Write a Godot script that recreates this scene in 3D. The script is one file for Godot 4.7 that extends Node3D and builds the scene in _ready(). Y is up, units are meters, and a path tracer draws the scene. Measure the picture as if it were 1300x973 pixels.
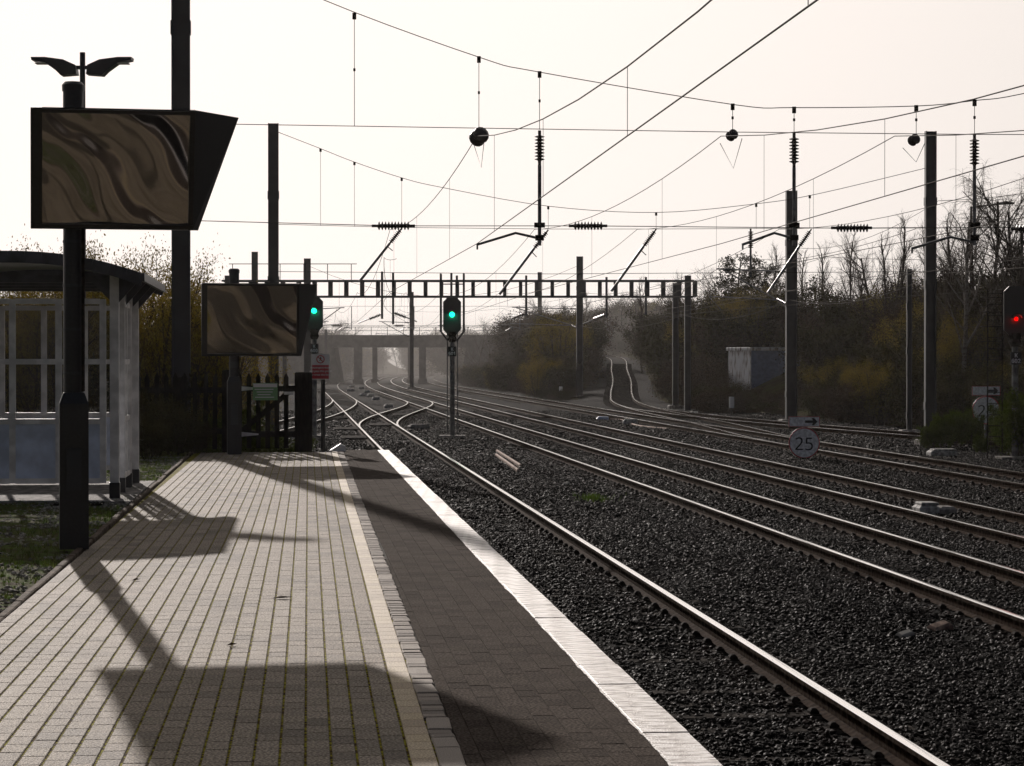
extends Node3D
# Railway station platform end, looking into a low winter sun.
# y = 0 is the platform surface, rail tops lie 0.915 m below; d is the distance in metres ahead of the camera (world z = -d).

const F := 3070.0      # focal length in pixels of a 1300 pixel wide picture
const CH := 1.53       # eye height above the platform
const RH := -0.915     # top of rail
const YAW := 0.08936   # the platform and tracks run a little to the left of the view axis
var M := {}
var rng := RandomNumberGenerator.new()
var used_names := {}

# ------------------------------------------------------------------ mesh builder
class MB:
	var v := PackedVector3Array()
	var n := PackedVector3Array()
	var c := PackedColorArray()
	var col := Color(1, 1, 1)
	func tri(p: Vector3, q: Vector3, r: Vector3) -> void:
		var nn := (r - p).cross(q - p).normalized()
		v.append(p); v.append(q); v.append(r)
		n.append(nn); n.append(nn); n.append(nn)
		c.append(col); c.append(col); c.append(col)
	func quad(p: Vector3, q: Vector3, r: Vector3, s: Vector3) -> void:
		tri(p, q, r); tri(p, r, s)
	func tris(p: Vector3, q: Vector3, r: Vector3, np: Vector3, nq: Vector3, nr: Vector3) -> void:
		v.append(p); v.append(q); v.append(r)
		n.append(np); n.append(nq); n.append(nr)
		c.append(col); c.append(col); c.append(col)
	# a box, optionally turned; centre, full size
	func box(o: Vector3, s: Vector3, b := Basis.IDENTITY) -> void:
		var h := s * 0.5
		var k := []
		for i in 8:
			k.append(o + b * Vector3(h.x if i & 1 else -h.x, h.y if i & 2 else -h.y, h.z if i & 4 else -h.z))
		quad(k[0], k[2], k[3], k[1]); quad(k[4], k[5], k[7], k[6])
		quad(k[0], k[4], k[6], k[2]); quad(k[1], k[3], k[7], k[5])
		quad(k[2], k[6], k[7], k[3]); quad(k[0], k[1], k[5], k[4])
	# a box with chamfered top edges, top at o.y + s.y / 2
	func cbox(o: Vector3, s: Vector3, e: float, b := Basis.IDENTITY) -> void:
		var h := s * 0.5
		var t := [Vector3(-h.x + e, h.y, -h.z + e), Vector3(h.x - e, h.y, -h.z + e), Vector3(h.x - e, h.y, h.z - e), Vector3(-h.x + e, h.y, h.z - e)]
		var m := [Vector3(-h.x, h.y - e, -h.z), Vector3(h.x, h.y - e, -h.z), Vector3(h.x, h.y - e, h.z), Vector3(-h.x, h.y - e, h.z)]
		var l := [Vector3(-h.x, -h.y, -h.z), Vector3(h.x, -h.y, -h.z), Vector3(h.x, -h.y, h.z), Vector3(-h.x, -h.y, h.z)]
		for a in [t, m, l]:
			for i in 4:
				a[i] = o + b * a[i]
		quad(t[0], t[1], t[2], t[3])
		for i in 4:
			var j := (i + 1) % 4
			quad(t[j], t[i], m[i], m[j])
			quad(m[j], m[i], l[i], l[j])
	# a bar of rectangular section from p to q
	func bar(p: Vector3, q: Vector3, w: float, h: float, up := Vector3.UP) -> void:
		var z := (q - p)
		var L := z.length()
		z /= L
		var x := up.cross(z)
		if x.length() < 0.01:
			x = Vector3.RIGHT.cross(z)
			if x.length() < 0.01:
				x = Vector3.FORWARD.cross(z)
		x = x.normalized()
		box((p + q) * 0.5, Vector3(w, h, L), Basis(x, z.cross(x), z))
	# a round tube along points
	func tube(pts: Array, r0: float, sides := 6, r1 := -1.0, cap := true) -> void:
		if r1 < 0.0:
			r1 = r0
		var prev := []
		var pn := []
		var cnt := pts.size()
		for i in cnt:
			var t: Vector3 = (pts[mini(i + 1, cnt - 1)] - pts[maxi(i - 1, 0)]).normalized()
			var u := t.cross(Vector3(0.13, 0.31, 0.94) if absf(t.z) < 0.8 else Vector3(0.1, 0.97, 0.2)).normalized()
			var w := t.cross(u)
			var r := lerpf(r0, r1, float(i) / maxf(1.0, cnt - 1))
			var ring := []
			var rn := []
			for k in sides:
				var a := TAU * k / sides
				var dirn := u * cos(a) + w * sin(a)
				rn.append(dirn)
				ring.append(pts[i] + dirn * r)
			if i > 0:
				for k in sides:
					var j := (k + 1) % sides
					tris(prev[k], ring[k], ring[j], pn[k], rn[k], rn[j])
					tris(prev[k], ring[j], prev[j], pn[k], rn[j], pn[j])
			elif cap:
				for k in range(1, sides - 1):
					tri(ring[0], ring[k], ring[k + 1])
			prev = ring
			pn = rn
		if cap:
			for k in range(1, sides - 1):
				tri(prev[0], prev[k + 1], prev[k])
	# surface of revolution about the local y axis of x; profile of (radius, height)
	func lathe(prof: Array, x: Transform3D, segs := 12) -> void:
		for i in prof.size() - 1:
			var a: Vector2 = prof[i]
			var b: Vector2 = prof[i + 1]
			for k in segs:
				var t0 := TAU * k / segs
				var t1 := TAU * (k + 1) / segs
				var p := x * Vector3(a.x * cos(t0), a.y, a.x * sin(t0))
				var q := x * Vector3(a.x * cos(t1), a.y, a.x * sin(t1))
				var r := x * Vector3(b.x * cos(t1), b.y, b.x * sin(t1))
				var s := x * Vector3(b.x * cos(t0), b.y, b.x * sin(t0))
				if a.x > 1e-5:
					tri(p, r, q)
				if b.x > 1e-5:
					tri(p, s, r)
	# a flat outline in x, y given thickness along z
	func slab(poly: PackedVector2Array, z0: float, z1: float, x: Transform3D) -> void:
		var idx := Geometry2D.triangulate_polygon(poly)
		for i in range(0, idx.size(), 3):
			var p := poly[idx[i]]
			var q := poly[idx[i + 1]]
			var r := poly[idx[i + 2]]
			tri(x * Vector3(p.x, p.y, z1), x * Vector3(q.x, q.y, z1), x * Vector3(r.x, r.y, z1))
			tri(x * Vector3(p.x, p.y, z0), x * Vector3(r.x, r.y, z0), x * Vector3(q.x, q.y, z0))
		for i in poly.size():
			var p := poly[i]
			var q := poly[(i + 1) % poly.size()]
			quad(x * Vector3(p.x, p.y, z0), x * Vector3(q.x, q.y, z0), x * Vector3(q.x, q.y, z1), x * Vector3(p.x, p.y, z1))
	func mesh(m: Material) -> ArrayMesh:
		var out := ArrayMesh.new()
		put(out, m)
		return out
	func put(out: ArrayMesh, m: Material) -> void:
		var a := []
		a.resize(Mesh.ARRAY_MAX)
		a[Mesh.ARRAY_VERTEX] = v
		a[Mesh.ARRAY_NORMAL] = n
		a[Mesh.ARRAY_COLOR] = c
		out.add_surface_from_arrays(Mesh.PRIMITIVE_TRIANGLES, a)
		out.surface_set_material(out.get_surface_count() - 1, m)

# ------------------------------------------------------------------ naming and placing
func numbered(called: String) -> String:
	var k: int = used_names.get(called, 0)
	used_names[called] = k + 1
	return called if k == 0 else "%s_%03d" % [called, k]

func tag(o: Node, label: String, category: String, group := "") -> Node:
	o.set_meta("label", label)
	o.set_meta("category", category)
	if group != "":
		o.set_meta("group", group)
	return o

func thing(called: String, label: String, category: String, at: Vector3, yaw := 0.0, group := "") -> Node3D:
	var o := Node3D.new()
	o.name = numbered(called)
	add_child(o)
	o.position = at
	o.rotation.y = yaw
	tag(o, label, category, group)
	return o

func obj(called: String, mb: MB, m: Material, parent: Node = null) -> MeshInstance3D:
	var o := MeshInstance3D.new()
	o.mesh = mb.mesh(m)
	if parent == null:
		o.name = numbered(called)
		add_child(o)
	else:
		o.name = called
		parent.add_child(o, true)
	return o

func inst(called: String, me: Mesh, x: Transform3D, parent: Node) -> MeshInstance3D:
	var o := MeshInstance3D.new()
	o.mesh = me
	o.transform = x
	o.name = called
	parent.add_child(o, true)
	return o

func struct(called: String, mb: MB, m: Material) -> MeshInstance3D:
	var o := obj(called, mb, m)
	o.set_meta("kind", "structure")
	return o

func dup(root: Node3D, called: String, label: String, category: String, at: Vector3, yaw: float, sc: Vector3, group := "") -> Node3D:
	var r: Node3D = root.duplicate()
	r.name = numbered(called)
	add_child(r)
	r.position = at
	r.rotation = Vector3(0, yaw, 0)
	r.scale = sc
	tag(r, label, category, group)
	return r

# a point seen at (px, py) of the 1300 x 973 picture, d metres ahead
func at(px: float, py: float, d: float) -> Vector3:
	return Vector3((px - 650.0) * d / F, CH - (py - 460.0) * d / F, -d)

# lateral drift of the railway at distance d
func cx(d: float) -> float:
	var q := clampf(d - 200.0, 0.0, 240.0)
	return -0.0896 * d + 0.00017 * q * q + maxf(0.0, d - 440.0) * 0.0816

func tp(o: float, d: float, y := RH) -> Vector3:
	return Vector3(o + cx(d), y, -d)

# a point on the platform in the world: lateral x, along s, height y
func pf(x: float, s: float, y := 0.0) -> Vector3:
	return Basis(Vector3.UP, YAW) * Vector3(x, y, -s)

# ------------------------------------------------------------------ materials
func lin(r: float, g: float, b: float) -> Color:
	return Color(r, g, b).linear_to_srgb()

func noise_image(sd: int, freq: float, octaves: int, size := 512, kind := FastNoiseLite.TYPE_SIMPLEX_SMOOTH) -> Image:
	var f := FastNoiseLite.new()
	f.seed = sd
	f.frequency = freq
	f.noise_type = kind
	f.fractal_octaves = octaves
	return f.get_seamless_image(size, size)

func tint_tex(img: Image, stops: Array) -> ImageTexture:
	# stops: [[value, Color], ...] rising; colours are sRGB
	var lut := []
	for i in 256:
		var t := i / 255.0
		var cc: Color = stops[0][1]
		for k in stops.size() - 1:
			if t >= stops[k][0]:
				cc = stops[k][1].lerp(stops[k + 1][1], clampf((t - stops[k][0]) / (stops[k + 1][0] - stops[k][0]), 0, 1))
		lut.append(cc)
	var w := img.get_width()
	var out := Image.create(w, w, false, Image.FORMAT_RGB8)
	for y in w:
		for x in w:
			out.set_pixel(x, y, lut[int(img.get_pixel(x, y).r * 255.0)])
	return ImageTexture.create_from_image(out)

func norm_tex(img: Image, amount: float) -> ImageTexture:
	var i2: Image = img.duplicate()
	i2.convert(Image.FORMAT_RGBA8)
	i2.bump_map_to_normal_map(amount)
	return ImageTexture.create_from_image(i2)

func mat(called: String, base: Color, rough := 0.8, metal := 0.0, opt := {}) -> StandardMaterial3D:
	var m := StandardMaterial3D.new()
	m.resource_name = called
	m.albedo_color = base
	m.roughness = rough
	m.metallic = metal
	m.cull_mode = BaseMaterial3D.CULL_DISABLED
	m.vertex_color_use_as_albedo = opt.get("vc", false)
	if opt.has("tex") or opt.has("norm") or opt.has("rtex"):
		m.uv1_triplanar = true
		m.uv1_world_triplanar = opt.get("world", true)
		var s: float = opt.get("scale", 1.0)
		m.uv1_scale = opt["scale3"] if opt.has("scale3") else Vector3(s, s, s)
	if opt.has("tex"):
		m.albedo_texture = opt["tex"]
	if opt.has("rtex"):
		m.roughness_texture = opt["rtex"]
	if opt.has("norm"):
		m.normal_enabled = true
		m.normal_texture = opt["norm"]
		m.normal_scale = opt.get("nscale", 1.0)
	if opt.has("back"):
		m.backlight_enabled = true
		m.backlight = opt["back"]
	m.metallic_specular = opt.get("spec", 0.12 if rough >= 0.7 and metal == 0.0 else 0.5)
	M[called] = m
	return m

func make_materials() -> void:
	var fine := noise_image(3, 0.06, 3)
	var grit := noise_image(5, 0.16, 2)
	var coarse := noise_image(8, 0.012, 5)
	var speck := noise_image(11, 0.09, 1, 512, FastNoiseLite.TYPE_CELLULAR)
	var g1 := Color(0.72, 0.72, 0.72)
	var w1 := Color(1, 1, 1)
	var t_fine := tint_tex(fine, [[0.2, Color(0.62, 0.62, 0.62)], [0.8, w1]])
	var t_grit := tint_tex(grit, [[0.25, Color(0.5, 0.5, 0.5)], [0.6, Color(0.85, 0.85, 0.85)], [0.85, w1]])
	var t_coarse := tint_tex(coarse, [[0.25, Color(0.6, 0.6, 0.6)], [0.75, w1]])
	var t_mild := tint_tex(coarse, [[0.25, Color(0.84, 0.84, 0.84)], [0.75, w1]])
	var t_aggregate_glint := tint_tex(noise_image(21, 0.11, 3), [[0.2, Color(0.52, 0.51, 0.50)], [0.5, Color(0.74, 0.73, 0.72)], [0.62, Color(0.84, 0.84, 0.84)], [0.7, Color(1, 1, 1)]])  # aggregate grain; its white specks also paint in the sparkle of low sun
	var t_rough := tint_tex(grit, [[0.3, Color(0.45, 0.45, 0.45)], [0.7, Color(1, 1, 1)]])
	var n_fine := norm_tex(fine, 3.0)
	var n_grit := norm_tex(grit, 4.0)
	var n_coarse := norm_tex(coarse, 5.0)
	var t_paint := tint_tex(coarse, [[0.3, Color(0.46, 0.41, 0.37)], [0.43, Color(0.8, 0.77, 0.74)], [0.62, w1]])
	var t_rust := tint_tex(coarse, [[0.3, Color(0.52, 0.44, 0.38)], [0.55, Color(0.86, 0.76, 0.66)], [0.8, w1]])
	var t_streak := tint_tex(coarse, [[0.22, Color(0.5, 0.42, 0.36)], [0.36, Color(0.9, 0.88, 0.86)], [0.5, w1]])
	var t_soil := tint_tex(coarse, [[0.3, Color(0.62, 0.5, 0.36)], [0.5, Color(0.8, 0.76, 0.6)], [0.75, Color(0.85, 1.0, 0.62)]])
	var t_moss := tint_tex(fine, [[0.25, Color(0.38, 0.30, 0.26)], [0.45, Color(0.7, 0.62, 0.45)], [0.6, Color(0.9, 0.95, 0.5)], [0.8, Color(1, 1, 0.6)]])

	mat("paver", lin(0.40, 0.335, 0.258), 0.75, 0.0, {"spec": 0.22, "tex": t_aggregate_glint, "norm": n_grit, "nscale": 0.9, "scale": 1.05, "vc": true})
	mat("dark_paver", lin(0.115, 0.092, 0.076), 0.95, 0.0, {"spec": 0.08, "tex": t_aggregate_glint, "norm": n_grit, "nscale": 0.9, "scale": 1.0, "vc": true})
	mat("yellow_paint", lin(0.62, 0.49, 0.32), 0.7, 0.0, {"spec": 0.3, "tex": t_fine, "norm": n_grit, "nscale": 0.5, "scale": 2.6, "vc": true})
	mat("sett", lin(0.55, 0.47, 0.39), 0.8, 0.0, {"spec": 0.3, "tex": t_grit, "norm": n_grit, "nscale": 1.2, "scale": 3.0, "vc": true})
	mat("white_edge", lin(0.64, 0.61, 0.58), 0.5, 0.0, {"tex": t_paint, "norm": n_grit, "nscale": 0.5, "scale3": Vector3(1.1, 1.1, 3.5)})
	mat("dark_bedding", lin(0.035, 0.03, 0.024), 0.95)
	mat("moss", lin(0.27, 0.24, 0.06), 0.95, 0.0, {"tex": t_moss, "scale": 0.55})
	mat("kerb", lin(0.16, 0.12, 0.09), 0.85, 0.0, {"tex": t_coarse, "norm": n_grit, "scale": 1.3})
	mat("concrete", lin(0.30, 0.28, 0.26), 0.8, 0.0, {"tex": t_coarse, "norm": n_grit, "nscale": 0.6, "scale": 0.9})
	mat("old_concrete", lin(0.12, 0.113, 0.107), 0.9, 0.0, {"tex": t_mild, "scale": 0.15})
	mat("pale_box", lin(0.5, 0.49, 0.47), 0.75, 0.0, {"tex": t_coarse, "scale": 1.2})
	mat("brick", lin(0.16, 0.09, 0.065), 0.9, 0.0, {"tex": t_coarse, "norm": n_grit, "scale": 0.8})
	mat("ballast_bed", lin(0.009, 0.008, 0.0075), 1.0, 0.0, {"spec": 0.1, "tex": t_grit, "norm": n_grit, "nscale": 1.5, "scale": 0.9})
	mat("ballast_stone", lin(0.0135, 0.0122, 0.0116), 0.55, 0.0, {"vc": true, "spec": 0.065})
	mat("soil", lin(0.042, 0.036, 0.023), 0.95, 0.0, {"spec": 0.03, "tex": t_soil, "norm": n_coarse, "scale": 0.13})
	mat("verge", lin(0.095, 0.105, 0.045), 0.95, 0.0, {"tex": t_soil, "norm": n_grit, "scale": 0.8})
	mat("pebble", lin(0.30, 0.285, 0.26), 0.75, 0.0, {"vc": true, "spec": 0.08})
	mat("grass", lin(0.10, 0.135, 0.03), 0.6, 0.0, {"vc": true, "back": Color(0.5, 0.6, 0.25)})
	mat("rail_rust", lin(0.046, 0.034, 0.026), 0.85, 0.0, {"spec": 0.05, "tex": t_rust, "norm": n_grit, "nscale": 0.5, "scale": 1.5})
	mat("rail_top", lin(0.86, 0.84, 0.82), 0.13, 1.0)
	mat("sleeper", lin(0.06, 0.053, 0.047), 0.9, 0.0, {"spec": 0.05, "tex": t_coarse, "norm": n_grit, "scale": 1.2})
	mat("iron", lin(0.035, 0.028, 0.024), 0.8, 0.0, {"spec": 0.06, "tex": t_coarse, "scale": 2.0})
	mat("mast_steel", lin(0.030, 0.031, 0.036), 0.5, 0.1, {"tex": t_mild, "scale": 0.3})
	mat("galv", lin(0.20, 0.20, 0.205), 0.45, 0.6, {"tex": t_coarse, "scale": 0.7})
	mat("black_paint", lin(0.012, 0.012, 0.014), 0.42, 0.0, {"tex": t_fine, "scale": 1.0})
	mat("wire", lin(0.07, 0.06, 0.05), 0.7, 0.0, {"spec": 0.06})
	mat("wire_dark", lin(0.03, 0.028, 0.026), 0.8, 0.0, {"spec": 0.05})
	mat("insulator", lin(0.045, 0.032, 0.026), 0.25, 0.0)
	mat("mirror", lin(0.30, 0.285, 0.275), 0.07, 1.0)
	mat("frame_grey", lin(0.74, 0.73, 0.72), 0.5, 0.2, {"tex": t_mild, "scale": 0.6})
	mat("blue_panel", lin(0.60, 0.68, 0.84), 0.4, 0.0, {"tex": t_mild, "scale": 0.4})
	mat("roof_dark", lin(0.05, 0.052, 0.065), 0.4, 0.0, {"tex": t_coarse, "scale": 0.6})
	mat("timber", lin(0.022, 0.019, 0.016), 0.75, 0.0, {"tex": t_coarse, "norm": n_fine, "nscale": 0.5, "scale3": Vector3(3, 0.6, 3)})
	mat("sign_white", lin(0.72, 0.72, 0.72), 0.4)
	mat("sign_grey", lin(0.88, 0.89, 0.91), 0.45, 0.0, {"tex": t_mild, "scale": 1.5})
	mat("sign_red", lin(0.42, 0.022, 0.035), 0.4)
	mat("sign_green", lin(0.16, 0.33, 0.15), 0.45)
	mat("print_black", lin(0.01, 0.01, 0.011), 0.6)
	mat("hut_white", lin(0.86, 0.86, 0.86), 0.6, 0.0, {"tex": t_streak, "scale3": Vector3(0.9, 0.14, 0.9)})
	mat("hut_blue", lin(0.30, 0.37, 0.56), 0.5, 0.0, {"tex": t_mild, "scale": 0.5})
	mat("bark", lin(0.085, 0.068, 0.053), 0.9, 0.0, {"tex": t_coarse, "scale": 1.5})
	mat("birch_bark", lin(0.20, 0.18, 0.16), 0.8, 0.0, {"tex": t_streak, "scale": 0.8})
	mat("twig", lin(0.055, 0.043, 0.034), 0.9, 0.0, {"spec": 0.03})
	mat("leaf_olive", lin(0.19, 0.17, 0.058), 0.85, 0.0, {"spec": 0.04, "vc": true, "back": Color(0.7, 0.62, 0.25)})
	mat("leaf_green", lin(0.075, 0.09, 0.026), 0.85, 0.0, {"spec": 0.04, "vc": true, "back": Color(0.45, 0.5, 0.2)})
	mat("leaf_dark", lin(0.048, 0.047, 0.028), 0.85, 0.0, {"spec": 0.04, "vc": true, "back": Color(0.45, 0.42, 0.25)})
	mat("leaf_brown", lin(0.075, 0.058, 0.042), 0.85, 0.0, {"spec": 0.04, "vc": true, "back": Color(0.3, 0.22, 0.12)})
	mat("litter", lin(0.09, 0.055, 0.03), 0.7)
	mat("orange_rod", lin(0.42, 0.30, 0.24), 0.8, 0.0, {"tex": t_coarse, "scale": 2.0})
	var gl := mat("glass", Color(0.12, 0.14, 0.15, 0.07), 0.04, 0.0, {"spec": 0.2})
	gl.transparency = BaseMaterial3D.TRANSPARENCY_ALPHA
	var lg := mat("lamp_green", Color(0.1, 0.9, 0.65), 0.4)
	lg.emission_enabled = true
	lg.emission = Color(0.12, 1.0, 0.72)
	lg.emission_energy_multiplier = 1.6
	var lr := mat("lamp_red", Color(0.9, 0.08, 0.04), 0.4)
	lr.emission_enabled = true
	lr.emission = Color(1.0, 0.07, 0.03)
	lr.emission_energy_multiplier = 0.16

# ------------------------------------------------------------------ main
func _ready() -> void:
	rng.seed = 20161
	var cam := Camera3D.new()
	cam.name = "camera"
	add_child(cam)
	cam.position = Vector3(0, CH, 0)
	cam.fov = rad_to_deg(2.0 * atan(486.5 / F))
	cam.rotation.x = -atan(26.5 / F)
	cam.near = 0.2
	cam.far = 3000.0
	cam.current = true

	var sun := DirectionalLight3D.new()
	sun.name = "sun"
	add_child(sun)
	var az := deg_to_rad(13.5)
	var el := deg_to_rad(18.3)
	sun.look_at_from_position(Vector3(-sin(az) * cos(el), sin(el), -cos(az) * cos(el)) * 100.0, Vector3.ZERO)
	sun.light_color = Color(1.0, 0.962, 0.932)
	sun.light_energy = 1.5
	sun.light_angular_distance = 0.6
	sun.shadow_enabled = true

	var env := Environment.new()
	var sky := Sky.new()
	var sm := ProceduralSkyMaterial.new()
	sm.sky_top_color = lin(0.065, 0.08, 0.11)
	sm.sky_horizon_color = lin(0.235, 0.217, 0.22)
	sm.sky_curve = 0.16
	sm.ground_bottom_color = lin(0.05, 0.045, 0.04)
	sm.ground_horizon_color = lin(0.14, 0.13, 0.12)
	sm.sun_angle_max = 72.0
	sm.sun_curve = 1.0
	sky.sky_material = sm
	env.background_mode = Environment.BG_SKY
	env.sky = sky
	env.background_energy_multiplier = 0.79
	env.tonemap_mode = Environment.TONE_MAPPER_LINEAR
	env.tonemap_exposure = 1.0
	env.sdfgi_enabled = true
	env.ssao_enabled = true
	env.ssil_enabled = true
	env.volumetric_fog_enabled = true
	env.volumetric_fog_density = 0.00008
	env.volumetric_fog_albedo = Color(0.97, 0.95, 0.93)
	env.volumetric_fog_anisotropy = 0.5
	var we := WorldEnvironment.new()
	we.name = "world_environment"
	we.environment = env
	add_child(we)

	make_materials()
	build_ground()
	build_platform()
	build_verge()
	build_tracks()
	build_ballast()
	build_bridge()
	build_masts()
	build_gantry()
	build_headspans()
	build_far_headspan()
	build_overhead_wires()
	build_shelter()
	build_mirrors()
	build_fence()
	build_platform_signs()
	build_signals()
	build_speed_signs()
	build_hut()
	build_trackside()
	build_left_shrubs()
	build_right_bank()
	build_far_trees()
	build_mist()

# ------------------------------------------------------------------ ground
const BR := [[10.0, 30.0, 0.0], [40.0, 23.4, 0.0], [60.0, 18.8, 0.0], [75.0, 15.5, 0.0], [94.0, 11.5, 0.0], [112.0, 8.6, 0.0], [131.0, 7.05, 0.0], [146.0, 6.9, 0.04], [170.0, 7.7, 0.24], [200.0, 9.1, 0.95], [230.0, 10.2, 1.75], [260.0, 11.3, 2.8], [290.0, 10.5, 3.4], [320.0, 8.9, 3.8], [360.0, 5.0, 4.0], [400.0, 0.0, 4.1]]
# centre of the branch line: x, rise above the main rails
func branch(d: float) -> Vector2:
	var k := 0
	while k < BR.size() - 2 and d > BR[k + 1][0]:
		k += 1
	var a: Array = BR[maxi(k - 1, 0)]
	var b: Array = BR[k]
	var c: Array = BR[k + 1]
	var e: Array = BR[mini(k + 2, BR.size() - 1)]
	var t: float = clampf((d - b[0]) / (c[0] - b[0]), 0.0, 1.0)
	return Vector2(cubic_interpolate_in_time(b[1], c[1], a[1], e[1], t, c[0] - b[0], minf(a[0] - b[0], -1.0), e[0] - b[0] if e[0] > c[0] else c[0] - b[0] + 1.0), cubic_interpolate_in_time(b[2], c[2], a[2], e[2], t, c[0] - b[0], minf(a[0] - b[0], -1.0), e[0] - b[0] if e[0] > c[0] else c[0] - b[0] + 1.0))

func ground_height(o: float, d: float) -> float:
	var x := o + cx(d)
	var h := -1.28
	var toe := lerpf(25.5, 18.6, smoothstep(120.0, 185.0, d))
	var grow := lerpf(1.0, 1.35, smoothstep(150.0, 260.0, d))
	h += grow * (3.2 * smoothstep(0.0, 11.0, o - toe) + 2.6 * smoothstep(9.0, 40.0, o - toe))
	if d > 43.0:
		h += 2.0 * smoothstep(0.0, 10.0, -9.0 - o) * smoothstep(43.0, 60.0, d)
		h += 4.0 * smoothstep(0.0, 14.0, -5.0 - o) * smoothstep(230.0, 300.0, d)
	if d > 60.0 and d < 400.0:
		var b := branch(d)
		var w := 1.0 - smoothstep(2.3, 7.0, absf(x - b.x))
		h = lerpf(h, RH + b.y - 0.36, w)
	return h

func build_ground() -> void:
	var os := [-260.0, -150.0, -90.0, -60.0, -45.0, -35.0]
	var o := -28.0
	while o <= 62.0:
		os.append(o)
		o += 1.5
	os.append_array([68.0, 80.0, 100.0, 150.0, 260.0])
	var ds := [-120.0, -60.0, -20.0]
	var d := 0.0
	while d <= 420.0:
		ds.append(d)
		d += 4.0
	ds.append_array([440.0, 470.0, 510.0, 560.0, 640.0, 760.0, 900.0])
	var mb := MB.new()
	var prev := []
	for i in ds.size():
		var row := []
		for k in os.size():
			row.append(Vector3(os[k] + cx(ds[i]), ground_height(os[k], ds[i]), -ds[i]))
		if i > 0:
			for k in os.size() - 1:
				mb.quad(prev[k], row[k], row[k + 1], prev[k + 1])
		prev = row
	struct("ground", mb, M.soil)
	# the stone bed under all the tracks
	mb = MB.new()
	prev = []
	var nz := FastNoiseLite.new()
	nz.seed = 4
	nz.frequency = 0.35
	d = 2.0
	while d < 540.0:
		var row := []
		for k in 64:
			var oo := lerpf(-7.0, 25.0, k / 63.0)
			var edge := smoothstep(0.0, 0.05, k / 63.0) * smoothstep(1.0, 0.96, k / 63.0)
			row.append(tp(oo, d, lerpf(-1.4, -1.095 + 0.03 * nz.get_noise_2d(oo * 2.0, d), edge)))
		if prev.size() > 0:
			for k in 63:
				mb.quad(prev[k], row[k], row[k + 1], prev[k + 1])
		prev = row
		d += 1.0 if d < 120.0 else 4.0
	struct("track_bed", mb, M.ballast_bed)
	mb = MB.new()
	prev = []
	d = 100.0
	while d < 398.0:
		var b := branch(d)
		var row := []
		for e in [[-3.1, -0.33], [-2.0, -0.17], [2.0, -0.17], [3.1, -0.33]]:
			row.append(Vector3(b.x + e[0] + 0.35 * nz.get_noise_2d(d, e[0]), RH + b.y + e[1] - 0.03, -d))
		if prev.size() > 0:
			for k in 3:
				mb.quad(prev[k], row[k], row[k + 1], prev[k + 1])
		prev = row
		d += 2.0
	struct("branch_bed", mb, M.ballast_bed)

# ------------------------------------------------------------------ platform
func yellow_edge(s: float) -> float:
	return 0.45 + 0.0053 * (s - 11.0)

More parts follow.
